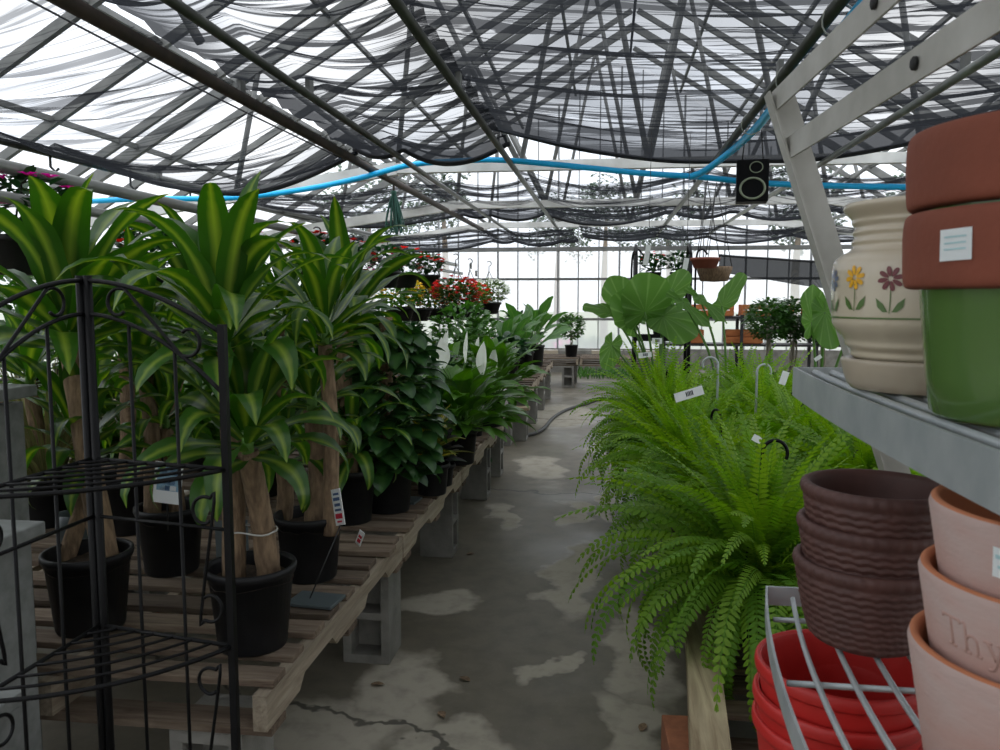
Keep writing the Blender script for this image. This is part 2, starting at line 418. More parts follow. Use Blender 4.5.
class MB:
    def __init__(s):
        s.v, s.f, s.uv, s.mi = [], [], [], []

    def face(s, idx, uvs=None, mi=0):
        s.f.append(tuple(idx))
        s.uv.append(uvs or [(0.5, 0.5)] * len(idx))
        s.mi.append(mi)

    def box(s, c, size, rot=None, mi=0, taper=1.0):
        c = Vector(c)
        hx, hy, hz = size[0] / 2, size[1] / 2, size[2] / 2
        o = len(s.v)
        for sx, sy, sz in ((-1, -1, -1), (1, -1, -1), (1, 1, -1), (-1, 1, -1), (-1, -1, 1), (1, -1, 1), (1, 1, 1), (-1, 1, 1)):
            k = taper if sz > 0 else 1.0
            p = Vector((sx * hx * k, sy * hy * k, sz * hz))
            if rot is not None:
                p = rot @ p
            s.v.append(c + p)
        for q in ((0, 3, 2, 1), (4, 5, 6, 7), (0, 1, 5, 4), (1, 2, 6, 5), (2, 3, 7, 6), (3, 0, 4, 7)):
            s.face([o + i for i in q], mi=mi)
        return s

    def tube(s, pts, r, n=8, closed=False, mi=0, cap=True):
        pts = [Vector(p) for p in pts]
        m = len(pts)
        rad = r if isinstance(r, (list, tuple)) else [r] * m
        o = len(s.v)
        ref = None
        for i, p in enumerate(pts):
            a = pts[(i - 1) % m] if closed or i > 0 else p
            b = pts[(i + 1) % m] if closed or i < m - 1 else p
            t = (b - a)
            if t.length < 1e-9:
                t = Vector((0, 0, 1))
            t.normalize()
            if ref is None:
                ref = t.orthogonal().normalized()
            ref = (ref - t * ref.dot(t))
            if ref.length < 1e-6:
                ref = t.orthogonal()
            ref.normalize()
            bn = t.cross(ref)
            for j in range(n):
                an = 2 * PI * j / n
                s.v.append(p + (ref * math.cos(an) + bn * math.sin(an)) * rad[i])
        for i in range(m if closed else m - 1):
            i2 = (i + 1) % m
            for j in range(n):
                j2 = (j + 1) % n
                s.face([o + i * n + j, o + i * n + j2, o + i2 * n + j2, o + i2 * n + j],
                       [(j / n, i / m), ((j + 1) / n, i / m), ((j + 1) / n, (i + 1) / m), (j / n, (i + 1) / m)], mi)
        if cap and not closed:
            s.face([o + j for j in range(n)][::-1], mi=mi)
            s.face([o + (m - 1) * n + j for j in range(n)], mi=mi)
        return s

    def lathe(s, pr, n=40, c=(0, 0, 0), mi=0, fn=None):
        """profile of (radius, height) points turned about the vertical"""
        c = Vector(c)
        o = len(s.v)
        m = len(pr)
        for i, (r, z) in enumerate(pr):
            for j in range(n):
                a = 2 * PI * j / n
                rr = r + (fn(i, a, z) if fn else 0)
                s.v.append(c + Vector((rr * math.cos(a), rr * math.sin(a), z)))
        for i in range(m - 1):
            for j in range(n):
                j2 = (j + 1) % n
                s.face([o + i * n + j, o + i * n + j2, o + (i + 1) * n + j2, o + (i + 1) * n + j], mi=mi)
        return s

    def disc(s, c, r, n=24, mi=0, bump=0.0):
        o = len(s.v)
        c = Vector(c)
        s.v.append(c)
        for j in range(n):
            a = 2 * PI * j / n
            s.v.append(c + Vector((r * math.cos(a), r * math.sin(a), rnd(-bump, bump))))
        for j in range(n):
            s.face([o, o + 1 + j, o + 1 + (j + 1) % n], mi=mi)
        return s

    def leaf(s, base, az, el, L, W, droop=0.6, n=7, fold=0.25, roll=0.0, a=0.4, b=0.25, p=1.0, wave=0.0, curl=1.5, mi=0, bend=0.0):
        o = len(s.v)
        pos = Vector(base)
        step = L / n
        ph = rnd(0, 6)
        for i in range(n + 1):
            q = i / n
            e = el - droop * q ** curl
            az2 = az + bend * q
            t = Vector((math.cos(e) * math.cos(az2), math.cos(e) * math.sin(az2), math.sin(e)))
            sd = Vector((-math.sin(az2), math.cos(az2), 0))
            if roll:
                sd = Matrix.Rotation(roll, 3, t) @ sd
            nm = t.cross(sd)
            if nm.z < 0 and e > -PI / 2 and e < PI / 2:
                pass
            w = W * prof(q, a, b, p)
            if i == n:
                s.v.append(pos.copy())
            else:
                wv = wave * math.sin(ph + q * 14) * w
                lift = -nm * (w * fold) if False else nm * (-w * fold)
                s.v.append(pos + sd * w - lift + nm * wv)
                s.v.append(pos.copy())
                s.v.append(pos - sd * w - lift - nm * wv)
            pos = pos + t * step
        for i in range(n - 1):
            k = o + i * 3
            v0, v1 = i / n, (i + 1) / n
            s.face([k, k + 1, k + 4, k + 3], [(0, v0), (.5, v0), (.5, v1), (0, v1)], mi)
            s.face([k + 1, k + 2, k + 5, k + 4], [(.5, v0), (1, v0), (1, v1), (.5, v1)], mi)
        k = o + (n - 1) * 3
        v0 = (n - 1) / n
        s.face([k, k + 1, k + 3], [(0, v0), (.5, v0), (.5, 1)], mi)
        s.face([k + 1, k + 2, k + 3], [(.5, v0), (1, v0), (.5, 1)], mi)
        return s

    def build(s, name, mats, parent=None, smooth=True, bevel=0.0, angle=None):
        me = bpy.data.meshes.new(name)
        me.from_pydata([tuple(v) for v in s.v], [], s.f)
        uvl = me.uv_layers.new(name='UVMap')
        flat = [c for q in s.uv for p in q for c in p]
        uvl.data.foreach_set('uv', flat)
        if not isinstance(mats, (list, tuple)):
            mats = [mats]
        for m in mats:
            me.materials.append(m)
        me.polygons.foreach_set('material_index', s.mi)
        me.polygons.foreach_set('use_smooth', [smooth] * len(s.f))
        if smooth and angle is not None:
            me.set_sharp_from_angle(angle=angle)
        me.update()
        o = bpy.data.objects.new(name, me)
        COL.objects.link(o)
        if parent is not None:
            o.parent = parent
        if bevel:
            md = o.modifiers.new('edge', 'BEVEL')
            md.width = bevel
            md.segments = 2
            md.limit_method = 'ANGLE'
        return o


def tag(o, label=None, cat=None, group=None, kind=None):
    if label:
        o['label'] = label
    if cat:
        o['category'] = cat
    if group:
        o['group'] = group
    if kind:
        o['kind'] = kind
    return o


def thing(name, label, cat, loc=(0, 0, 0), rz=0.0, group=None):
    o = bpy.data.objects.new(name, None)
    o.empty_display_size = 0.05
    COL.objects.link(o)
    o.location = loc
    o.rotation_euler = (0, 0, rz)
    return tag(o, label, cat, group)


def dup(root, loc, rz=0.0, label=None, group=None, scale=None):
    def cp(o, par):
        c = o.copy()
        COL.objects.link(c)
        if par is not None:
            c.parent = par
        for ch in list(o.children):
            cp(ch, c)
        return c
    r = cp(root, None)
    r.location = loc
    r.rotation_euler = (0, 0, rz)
    if scale:
        r.scale = (scale, scale, scale) if not isinstance(scale, (tuple, list)) else scale
    if label:
        r['label'] = label
    if group:
        r['group'] = group
    elif 'group' in r and label:
        pass
    return r


ORD = ['first', 'second', 'third', 'fourth', 'fifth', 'sixth', 'seventh', 'eighth', 'ninth', 'tenth', 'eleventh', 'twelfth', 'thirteenth', 'fourteenth', 'fifteenth', 'sixteenth', 'seventeenth', 'eighteenth']
ROT = lambda a, ax: Matrix.Rotation(a, 3, ax)


def lerp(a, b, t):
    return Vector(a) * (1 - t) + Vector(b) * t


def bez(pts, n=20):
    """smooth curve through points"""
    pts = [Vector(p) for p in pts]
    out = []
    m = len(pts)
    for i in range(m - 1):
        p0, p1, p2, p3 = pts[max(i - 1, 0)], pts[i], pts[i + 1], pts[min(i + 2, m - 1)]
        for k in range(n):
            t = k / n
            out.append(0.5 * ((2 * p1) + (p2 - p0) * t + (2 * p0 - 5 * p1 + 4 * p2 - p3) * t * t + (3 * p1 - p0 - 3 * p2 + p3) * t ** 3))
    out.append(pts[-1])
    return out


# ================================================================== SETTING
XL, XR, YB, Y0 = -6.2, 6.6, 17.2, -9.0
RX, RZ, EZ = 0.4, 6.3, 2.45     # ridge and eave
b = MB()
b.v = [Vector((XL, Y0, 0)), Vector((XR, Y0, 0)), Vector((XR, YB + .1, 0)), Vector((XL, YB + .1, 0))]
b.face([0, 1, 2, 3])
tag(b.build('floor', M['floor'], smooth=False), kind='structure')
b = MB()
b.v = [Vector((-60, -30, -.06)), Vector((60, -30, -.06)), Vector((60, 90, -.06)), Vector((-60, 90, -.06))]
b.face([0, 1, 2, 3])
tag(b.build('ground', M['hedge_earth'], smooth=False), kind='structure')


def roof_z(x):
    return EZ + (RZ - EZ) * ((x - XL) / (RX - XL) if x < RX else (XR - x) / (XR - RX))


def wall_struct(name):
    o = bpy.data.objects.new(name, None)
    COL.objects.link(o)
    return tag(o, kind='structure')


# roof glazing, one sheet each side of the ridge
cei = wall_struct('ceiling')
for side in (0, 1):
    b = MB()
    xs = (XL, RX) if side == 0 else (RX, XR)
    b.v = [Vector((xs[0], Y0, roof_z(xs[0]) + .07)), Vector((xs[1], Y0, roof_z(xs[1]) + .07)), Vector((xs[1], YB, roof_z(xs[1]) + .07)), Vector((xs[0], YB, roof_z(xs[0]) + .07))]
    b.face([0, 1, 2, 3])
    b.build('roof_glazing', M['glass'], cei, smooth=False)
    n = 6
    for k in range(n + 1):
        x = xs[0] + (xs[1] - xs[0]) * k / n
        MB().box((x, (Y0 + YB) / 2, roof_z(x) + .02), (.045, YB - Y0, .05)).build('glazing_bar', M['steel'], cei, smooth=False)

# side walls: low concrete kerb, posts, hazy glass
for side, x in (('left', XL), ('right', XR)):
    w = wall_struct('wall_' + side)
    MB().box((x, (Y0 + YB) / 2, .3), (.12, YB - Y0, .6)).build('kerb_wall', M['block'], w, smooth=False)
    b = MB()
    b.v = [Vector((x, Y0, .6)), Vector((x, YB, .6)), Vector((x, YB, EZ + .07)), Vector((x, Y0, EZ + .07))]
    b.face([0, 1, 2, 3])
    b.build('glass_pane', M['hazy_glass'], w, smooth=False)
    k = Y0
    while k < YB:
        MB().box((x, k, EZ / 2), (.06, .06, EZ)).build('wall_post', M['steel'], w, smooth=False)
        k += 1.25
    for z in (.62, 1.5, EZ):
        MB().box((x, (Y0 + YB) / 2, z), (.05, YB - Y0, .05)).build('wall_rail', M['steel'], w, smooth=False)

# gable wall behind the camera
w = wall_struct('wall_front')
MB().box(((XL + XR) / 2, Y0, .45), (XR - XL, .16, .9)).build('kerb_wall', M['block'], w, smooth=False)
b = MB()
b.v = [Vector((XL, Y0, .9)), Vector((XR, Y0, .9)), Vector((XR, Y0, EZ)), Vector((RX, Y0, RZ)), Vector((XL, Y0, EZ))]
b.face([0, 1, 2, 3, 4])
b.build('glass_pane', M['hazy_glass'], w, smooth=False)

# far gable wall
w = wall_struct('wall_back')
MB().box(((XL + XR) / 2, YB, .2), (XR - XL, .16, .4)).build('kerb_wall', M['block'], w, smooth=False)
b = MB()
b.v = [Vector((XL, YB, .4)), Vector((XR, YB, .4)), Vector((XR, YB, 1.02)), Vector((XL, YB, 1.02))]
b.face([0, 1, 2, 3])
b.build('lower_pane', M['hazy_glass'], w, smooth=False)
b = MB()
b.v = [Vector((XL, YB, 1.02)), Vector((XR, YB, 1.02)), Vector((XR, YB, EZ)), Vector((XL, YB, EZ))]
b.face([0, 1, 2, 3])
b.build('middle_pane', M['milky_glass'], w, smooth=False)
b = MB()
b.v = [Vector((XL, YB, EZ)), Vector((XR, YB, EZ)), Vector((RX, YB, RZ))]
b.face([0, 1, 2])
b.build('gable_pane', M['glass'], w, smooth=False)
x = XL
i = 0
while x <= XR + .01:
    hz = roof_z(min(x, XR))
    MB().box((x, YB - .03, hz / 2), (.024 if i % 3 else .04, .04, hz)).build('wall_post', M['post_grey'], w, smooth=False)
    x += .43
    i += 1
for z in (1.02, 1.87, 2.5):
    MB().box(((XL + XR) / 2, YB - .04, z), (XR - XL, .05, .05 if z < 2 else .09)).build('wall_rail', M['steel'], w, smooth=False)

# steel trusses
chz = lambda x: 2.82 + .35 * max(0, 1 - abs(x - RX) / 6.0) * 0 + (-.14 * max(0, abs(x - RX) - 2.6))


def truss(y, label, chord=True):
    t = thing('roof_truss', label, 'roof truss', (0, y, 0), 0, 'steel roof trusses')
    for s_ in (0, 1):
        xs = (XL, RX) if s_ == 0 else (XR, RX)
        a, c = Vector((xs[0], 0, EZ)), Vector((xs[1], 0, RZ))
        d = c - a
        ang = math.atan2(d.z, d.x)
        MB().box((a + c) / 2, (d.length, .07, .12), ROT(-ang, 'Y')).build('rafter', M['steel'], t, smooth=False)
        # lower chord, white, in two slopes
        x1 = RX + (-2.6 if s_ == 0 else 2.6)
        x0 = xs[0]
        a2, c2 = Vector((x0, 0, chz(x0))), Vector((x1, 0, chz(x1)))
        d2 = c2 - a2
        if chord:
            MB().box((a2 + c2) / 2, (d2.length, .09, .13), ROT(-math.atan2(d2.z, d2.x), 'Y')).build('chord', M['white_paint'], t, smooth=False)
        # webs
        if not chord:
            MB().tube([lerp(a, c, .45), Vector((lerp((x0, 0, 0), (x1, 0, 0), .9).x, 0, 3.1))], .035, 6).build('web', M['steel'], t)
            continue
        top = [lerp(a, c, q) for q in (.12, .38, .64, .9)]
        bot = [Vector((xx, 0, chz(xx) + (0 if chord else .25))) for xx in (lerp((x0, 0, 0), (x1, 0, 0), .55).x, x1, (x1 + RX) / 2, RX)]
        for i in range(4):
            MB().tube([top[i], bot[i]], .03, 6).build('web', M['steel'], t)
            if i < 3:
                MB().tube([bot[i], top[i + 1]], .03, 6).build('web', M['steel'], t)
    if chord:
        MB().box((RX, 0, 2.82), (5.2, .09, .1)).build('chord', M['white_paint'], t, smooth=False)
    return t


for i, y in enumerate((5.0, 8.35, 11.7, 15.0)):
    truss(y, f'steel roof truss with white lower chord, {ORD[i - 1]} from the camera' if i else 'grey steel roof truss without white chord, above the dracaenas', i > 0)

k = 0
for i in range(14):
    y = 2.9 + i * 1.02
    if min(abs(y - q) for q in (5.0, 8.35, 11.7, 15.0)) < .25:
        continue
    for s_ in (0, 1):
        xs = (XL, RX) if s_ == 0 else (XR, RX)
        a, c = Vector((xs[0], y, EZ)), Vector((xs[1], y, RZ))
        d = c - a
        o = MB().box((0, 0, 0), (d.length - .12, .055, .08)).build('glazing_rafter', M['steel'], None, smooth=False)
        o.location = (a + c) / 2
        o.rotation_euler = (0, -math.atan2(d.z, d.x), 0)
        tag(o, f'slim grey rafter under the {"ridge to eave glass over the dracaenas" if s_ == 0 else "roof glass over the ferns"}, {ORD[k // 2]} from the camera', 'rafter', 'slim roof rafters')
        k += 1

# long support pipes under the cloth
PIPEZ = 2.75


def pipe(x, z, r, m, label, y0=.3, y1=16.9, brackets=True):
    t = thing('support_pipe', label, 'pipe', (x, 0, z))
    MB().tube([(0, y0, 0), (0, (y0 + y1) / 2, -.01), (0, y1, 0)], r, 12).build('pipe_run', m, t)
    for y in (5.0, 8.35, 11.7, 15.0):
        MB().box((0, y, .045), (.03, .07, .11)).build('clamp', M['steel'], t, smooth=False)
    return t


pipe(-2.335, PIPEZ, .038, M['rust_pipe'], 'rusty brown overhead pipe running to the far wall, cords hang from it')
pipe(-1.88, PIPEZ, .026, M['pipe'], 'thin grey overhead pipe beside the rusty brown one')
pipe(-.922, PIPEZ, .027, M['pipe'], 'dark grey overhead pipe above the aisle edge of the bench')
pipe(.985, PIPEZ, .03, M['pipe'], 'dark overhead pipe with the blue hose tied along it')
pipe(2.0, PIPEZ, .028, M['pipe_light'], 'pale galvanized overhead pipe behind the metal rack')
pipe(3.6, PIPEZ, .028, M['pipe_light'], 'pale overhead pipe highest over the terracotta pots')
hp_ = pipe(-4.87, 2.74, .03, M['pipe'], 'dark overhead pipe with small hooks along the gathered edge of the pale cloth')
for y in (5.4, 6.6, 7.8, 9.0, 10.2):
    MB().tube([(0, y, .04), (.03, y, 0), (0, y, -.04), (.0, y, -.12), (.03, y + .02, -.16), (.06, y + .03, -.13)], .012, 6).build('hook', M['wire'], hp_)
# hanging-basket pipes at the left
HP1, HP2 = (-2.55, 2.03), (-2.45, 1.885)
pipe(HP1[0], HP1[1], .03, M['pipe_light'], 'thick grey hanging-basket pipe, upper one above the dracaenas', 1.2, 13.5)
pipe(HP2[0], HP2[1], .024, M['pipe_light'], 'grey hanging-basket pipe just below the thick one', 1.2, 13.5)

# shade cloths
def cloth(x0, x1, y0, y1, z, dens, sag, label, knots, hemsag=.1, edge=(0, 0), nx=44, ny=150):
    """knots: x positions where pipes hold the cloth up"""
    t = thing('shade_cloth', label, 'shade cloth', ((x0 + x1) / 2, (y0 + y1) / 2, z))
    cx, cy = (x0 + x1) / 2, (y0 + y1) / 2
    ks = sorted(set([x0, x1] + [q for q in knots if x0 < q < x1]))
    s1, s2, s3 = rnd(0, 9), rnd(0, 9), rnd(0, 9)

    def zz(x, y):
        x = min(max(x, x0), x1)
        h = 0.0
        for i in range(len(ks) - 1):
            if ks[i] - 1e-6 <= x <= ks[i + 1] + 1e-6:
                w = ks[i + 1] - ks[i]
                q = (x - ks[i]) / w
                h = -sag * min(1.6, w / 1.4) * 4 * q * (1 - q)
                break
        e = max(0, 1 - min(y - y0, y1 - y) / .5)
        h *= .7 + .5 * e + .15 * math.sin(y * 1.9 + s1)
        h += .018 * math.sin(y * 23 + 3 * math.sin(x * 1.3 + s2)) + .012 * math.sin(y * 41 + x * 2.1 + s3) + .02 * math.sin(y * 7.3 + x * .8)
        return h
    b = MB()
    gath = []
    for j in range(ny + 1):
        y = y0 + (y1 - y0) * j / ny
        for i in range(nx + 1):
            x = x0 + (x1 - x0) * i / nx
            yy = y + .14 * math.sin(x * 1.1 + s1) * (1 if j else 1)
            b.v.append(Vector((x - cx, yy - cy, zz(x, y))))
            g = dens
            g += .95 * max(0, 1 - (y1 - y) / 1.1) + .3 * max(0, 1 - (y - y0) / .3)
            if edge[0]:
                g += edge[0] * max(0, 1 - (x - x0) / .55)
            if edge[1]:
                g += edge[1] * max(0, 1 - (x1 - x) / .4)
            gath.append(g)
    for j in range(ny):
        for i in range(nx):
            k = j * (nx + 1) + i
            b.face([k, k + 1, k + nx + 2, k + nx + 1])
    o = b.build('net', M['cloth'], t)
    a = o.data.attributes.new('gather', 'FLOAT', 'POINT')
    a.data.foreach_set('value', gath)
    hem = [Vector((b.v[ny * (nx + 1) + i])) for i in range(nx + 1)]
    MB().tube(hem, .022, 6).build('hem', M['cloth_hem'], t)
    return t


KN = [-2.335, -1.88, -.922, .985, 2.0, 3.6]
CZ = 2.84
cloth(-4.85, -2.33, -8, 7.35, CZ - .05, .72, .2, 'thin pale shade cloth, first one over the dracaenas, one edge gathered dark', KN, edge=(.95, .1))
cloth(-2.36, -.9, -8, 7.5, CZ + .02, 1.15, .17, 'grey shade cloth between the rusty pipe and the dark grey pipe', KN, edge=(.75, .2))
cloth(-1.16, 5.8, -8, 8.0, CZ + .26, 1.4, .17, 'dense dark shade cloth above the aisle and the ferns, deep sagging hem', [3.6], nx=80)
cloth(-5.2, -.95, 9.3, 12.9, CZ + .02, .85, .12, 'second shade cloth along the roof, over the hanging flower baskets', KN, nx=50, ny=60)
cloth(-1.0, 5.8, 8.9, 13.6, CZ + .04, .85, .14, 'second shade cloth along the roof, over the aisle', KN, nx=60, ny=70)
cloth(-5.2, -.6, 13.6, 16.7, CZ - .2, .9, .1, 'last shade cloth before the far wall, over the far bench plants', KN, nx=50, ny=50)
cloth(-.5, 5.8, 14.2, 16.8, CZ - .1, .8, .1, 'last shade cloth before the far wall, over the black rack', KN, nx=50, ny=50)


# a cloth that hangs as a low drape near the far wall
def drape():
    t = thing('shade_curtain', 'grey cloth curtain hanging low before the far wall, over the orange planters', 'shade cloth', (2.6, 14.2, 0))
    b = MB()
    n, m = 40, 10
    for i in range(n + 1):
        q = i / n
        x = -.7 + 5.6 * q
        for j in range(m + 1):
            r = j / m
            top = 2.2 - .15 * math.sin(q * PI)
            bot = 1.92 - .5 * math.sin(min(1, q * 1.0) * PI * .62)
            b.v.append(Vector((x, .06 * math.sin(q * 31) + .1 * r, top + (bot - top) * r)))
    for i in range(n):
        for j in range(m):
            k = i * (m + 1) + j
            b.face([k, k + m + 1, k + m + 2, k + 1])
    o = b.build('net', M['cloth'], t)
    a = o.data.attributes.new('gather', 'FLOAT', 'POINT')
    a.data.foreach_set('value', [2.15] * len(b.v))
    MB().tube([b.v[i * (m + 1)] for i in range(n + 1)], .02, 6).build('hem', M['cloth_hem'], t)


drape()

# blue hose
pts = [P(60, 203, y=7.6), P(140, 199, y=7.6), P(230, 198, y=7.7), P(300, 190, y=7.8), P(360, 178, y=7.8), P(410, 165, y=7.8), P(460, 161, y=7.75), P(500, 160, y=7.7), P(560, 165, y=7.7), P(640, 173, y=7.7), P(700, 177, y=7.75), P(760, 183, y=7.8), P(840, 186, y=7.8), P(930, 187, y=7.8), P(1010, 186, y=7.8)]
MBh = MB().tube(bez(pts, 8), .028, 10)
t = thing('water_hose', 'bright blue hose strung across under the shade cloth hem', 'hose', (0, 0, 0))
MBh.build('hose_run', M['blue_hose'], t)
t = thing('water_hose', 'bright blue hose tied along the dark pipe over the ferns', 'hose', (0, 0, 0))
pts = [P(690, 177, y=7.72), P(706, 170, y=7.5), (1.02, 6.9, 2.69), (1.05, 6.0, 2.69), (1.04, 5.0, 2.7), (1.055, 4.2, 2.69), (1.05, 3.4, 2.7), (1.05, 2.6, 2.7)]
MB().tube(bez(pts, 8), .03, 10).build('hose_run', M['blue_hose'], t)
for y in (3.9, 4.9, 6.1):
    ring = [Vector((1.02 + .075 * math.cos(q * PI / 8), y + .02 * math.sin(q * PI / 4), 2.72 + .075 * math.sin(q * PI / 8))) for q in range(16)]
    MB().tube(ring, .004, 5, closed=True).build('tie', M['tie'], t)

# thin black wires overhead
for (a, c, lab) in ((P(0, -15, y=4.0), P(345, 160, y=7.2), 'thin black cable crossing diagonally under the pale shade cloth'),):
    o = MB().tube(bez([a, lerp(a, c, .5) - Vector((0, 0, .02)), c], 8), .007, 6).build('cable', M['wire'])
    tag(o, lab, 'cable')

# ================================================================== OUTSIDE
tree_specs = [(-5.5, 27, 6.2), (-1.6, 26, 4.9), (-.1, 27, 5.6), (2.2, 30, 5.2), (6.5, 29, 6.0), (-9, 30, 6.4), (10, 27, 5.2)]


def make_tree(h, label):
    t = thing('tree', label, 'tree', (0, 0, -.06), 0, 'trees beyond the far wall')
    MB().tube([(0, 0, 0), (.05, 0, h * .4), (-.05, .05, h * .75)], [.16, .12, .05], 8).build('trunk', M['bark'], t)
    b = MB()
    cl = [(Vector((rnd(-.9, .9), rnd(-.9, .9), h * rnd(.6, .95))), rnd(.5, 1.0)) for _ in range(9)]
    for c, r in cl:
        for _ in range(130):
            d = Vector((random.gauss(0, 1), random.gauss(0, 1), random.gauss(0, .8))).normalized() * r * rnd(.5, 1)
            b.leaf(c + d, rnd(0, 6.3), rnd(-.5, .8), .22, .07, .6, n=2, a=.4)
    b.build('foliage', M['dark_leaf'], t)
    return t


tp = None
TL = ['dark tree beyond the far wall above the hanging baskets', 'dark tree beyond the far wall straight above the aisle', 'tall dark tree beyond the far wall above the black rack', 'low tree beyond the far wall near the orange planters',
      'tall tree beyond the far wall behind the metal rack', 'tree far beyond the wall behind the dracaenas', 'tree beyond the wall corner behind the red pots']
for i, (x, y, h) in enumerate(tree_specs):
    if i in (0, 3):
        tp = make_tree(h, TL[i])
        tp.location = (x, y, -.06)
        hp = h
    else:
        dup(tp, (x, y, -.06), rnd(0, 6), TL[i], scale=h / hp)

# low blurred flower rows outside the far wall
for i, (x, y, mm, lab) in enumerate(((-2.2, 19.2, 'pink_petal', 'low bed of pink flowers outside the far wall behind the small tree'), (.5, 19.6, 'shrub_leaf', 'low green bed outside the far wall behind the big leaves'), (-4.4, 19.4, 'shrub_leaf', 'green bed outside the far wall behind the hanging baskets'))):
    b = MB()
    for _ in range(420):
        b.leaf((x + rnd(-1.3, 1.3), y + rnd(-.5, .5), rnd(-.05, .45)), rnd(0, 6.3), rnd(.2, 1.2), .22, .06, .6, n=2, mi=0 if rnd(0, 1) < .6 else 1)
    o = b.build('flower_bed', [M['shrub_leaf'], M[mm]])
    tag(o, lab, 'flower bed', kind='stuff')

# ================================================================== BENCHES
BZ = 0.53


def pallet(xa, xb, ya, yb, z0, label, group=None, nb=8, side='wood_side'):
    t = thing('wooden_pallet', label, 'pallet', ((xa + xb) / 2, (ya + yb) / 2, z0), 0, group)
    W, L = xb - xa, yb - ya
    pitch = L / nb
    for i in range(nb):
        y = -L / 2 + pitch * (i + .5)
        wd = rnd(.075, .098)
        ext = rnd(-.012, .012)
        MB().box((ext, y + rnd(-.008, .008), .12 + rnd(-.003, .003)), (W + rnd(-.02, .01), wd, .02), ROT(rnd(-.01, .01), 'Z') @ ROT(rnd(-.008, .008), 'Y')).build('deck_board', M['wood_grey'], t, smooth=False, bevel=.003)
    for x in (-W / 2 + .02, 0, W / 2 - .022):
        # notched runner
        for (q0, q1, zz, hh) in ((-.5, -.32, .065, .09), (-.32, -.12, .0825, .055), (-.12, .12, .065, .09), (.12, .32, .0825, .055), (.32, .5, .065, .09)):
            pass
        b = MB()
        out = [(-.5, .02), (-.34, .02), (-.31, .055), (-.14, .055), (-.11, .02), (.11, .02), (.14, .055), (.31, .055), (.34, .02), (.5, .02)]
        for sx in (-.018, .018):
            for q, zz in out:
                b.v.append(Vector((x + sx, q * L, zz)))
            for q, zz in out:
                b.v.append(Vector((x + sx, q * L, .11)))
        n = len(out)
        for i in range(n - 1):
            b.face([i, i + 1, n + i + 1, n + i])
            b.face([2 * n + i, 3 * n + i, 3 * n + i + 1, 2 * n + i + 1])
            b.face([i, 2 * n + i, 2 * n + i + 1, i + 1])
            b.face([n + i, n + i + 1, 3 * n + i + 1, 3 * n + i])
        b.face([0, n, 3 * n, 2 * n])
        b.face([n - 1, 3 * n - 1, 4 * n - 1, 2 * n - 1])
        b.build('runner', M[side], t, smooth=False)
    for y in (-L / 2 + .06, 0, L / 2 - .06):
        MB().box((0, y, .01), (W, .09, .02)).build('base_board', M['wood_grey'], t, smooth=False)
    return t


def block_proto():
    """hollow concrete block standing on end, its two cores open along Y"""
    t = thing('concrete_block', 'grey concrete block', 'concrete block', (0, 0, 0))
    b = MB()
    W, D, HH = .19, .19, .395
    for z in (.018, HH / 2, HH - .018):
        b.box((0, 0, z), (W, D, .036 if z != HH / 2 else .03))
    for x in (-W / 2 + .016, W / 2 - .016):
        b.box((x, 0, HH / 2), (.036, D - .001, HH - .002))
    b.box((0, .02, HH / 2), (W - .02, .03, HH - .02))
    o = b.build('block_body', M['block'], t, smooth=False, bevel=.004)
    return t


blk0 = block_proto()
blk_used = [False]


def block(x, y, rz, label, z=0.0, scale=None):
    if not blk_used[0]:
        blk_used[0] = True
        blk0.location = (x, y, z)
        blk0.rotation_euler = (0, 0, rz)
        blk0['label'] = label
        blk0['group'] = 'concrete blocks holding up the benches'
        return blk0
    return dup(blk0, (x, y, z), rz, label, 'concrete blocks holding up the benches', scale)


ys = [1.75, 3.07, 4.4, 5.72, 6.62]
for i in range(4):
    pallet(-1.98, -.8, ys[i] + .01, ys[i + 1] - .01, .4, f'weathered pallet forming the bench top along the aisle, {ORD[i]} from the near end', nb=9 if i < 3 else 6)
for i in range(4):
    pallet(-3.2, -2.02, ys[i] + .01, ys[i + 1] - .01, .4, f'weathered pallet behind the dracaena pots, {ORD[i]} from the near end of the back row', nb=7)
for i, y in enumerate((1.86, 3.1, 4.44, 5.76, 6.52)):
    if i == 0:
        block(-.98, y + .02, 0, 'concrete block under the near corner of the pallet bench')
    else:
        block(-.945, y, PI / 2 if i > 1 else 0, f'concrete block under the aisle edge of the pallet bench, {ORD[i]} from its near end')
for i, y in enumerate((1.9, 3.07, 4.4, 5.72, 6.5)):
    block(-1.95, y, 0, f'concrete block under the joint between the two pallet rows, {ORD[i]} from the near end')
    block(-3.05, y, 0, f'concrete block under the back edge of the pallets, {ORD[i]} from the near end')

# second bench
for i in range(3):
    pallet(-2.0, -.78, 7.95 + i * 1.3, 9.2 + i * 1.3, .44 if i == 0 else .44, f'pallet on the bench beyond the aisle gap, {ORD[i]} from its near end', nb=7)
    pallet(-3.3, -2.05, 7.95 + i * 1.3, 9.2 + i * 1.3, .44, f'pallet behind the big-leaved plants, {ORD[i]} from the near end', nb=7)
t = thing('wooden_plank', 'pale plank lying on blocks at the near end of the second bench', 'plank', (-1.25, 7.86, .36))
MB().box((0, 0, .016), (1.0, .14, .032)).build('plank_body', M['timber'], t, smooth=False, bevel=.003)
block(-1.08, 7.9, 0, 'wide concrete block facing the camera under the second bench end', scale=(1.5, .8, .91))
for i in range(4):
    block(-.9, 8.2 + i * 1.15, PI / 2, f'concrete block under the aisle edge of the second bench, {ORD[i]} from its near end', scale=(1, 1, 1.1))
    block(-2.1, 8.2 + i * 1.15, PI / 2, f'concrete block under the middle of the second bench, {ORD[i]} from its near end', scale=(1, 1, 1.1))

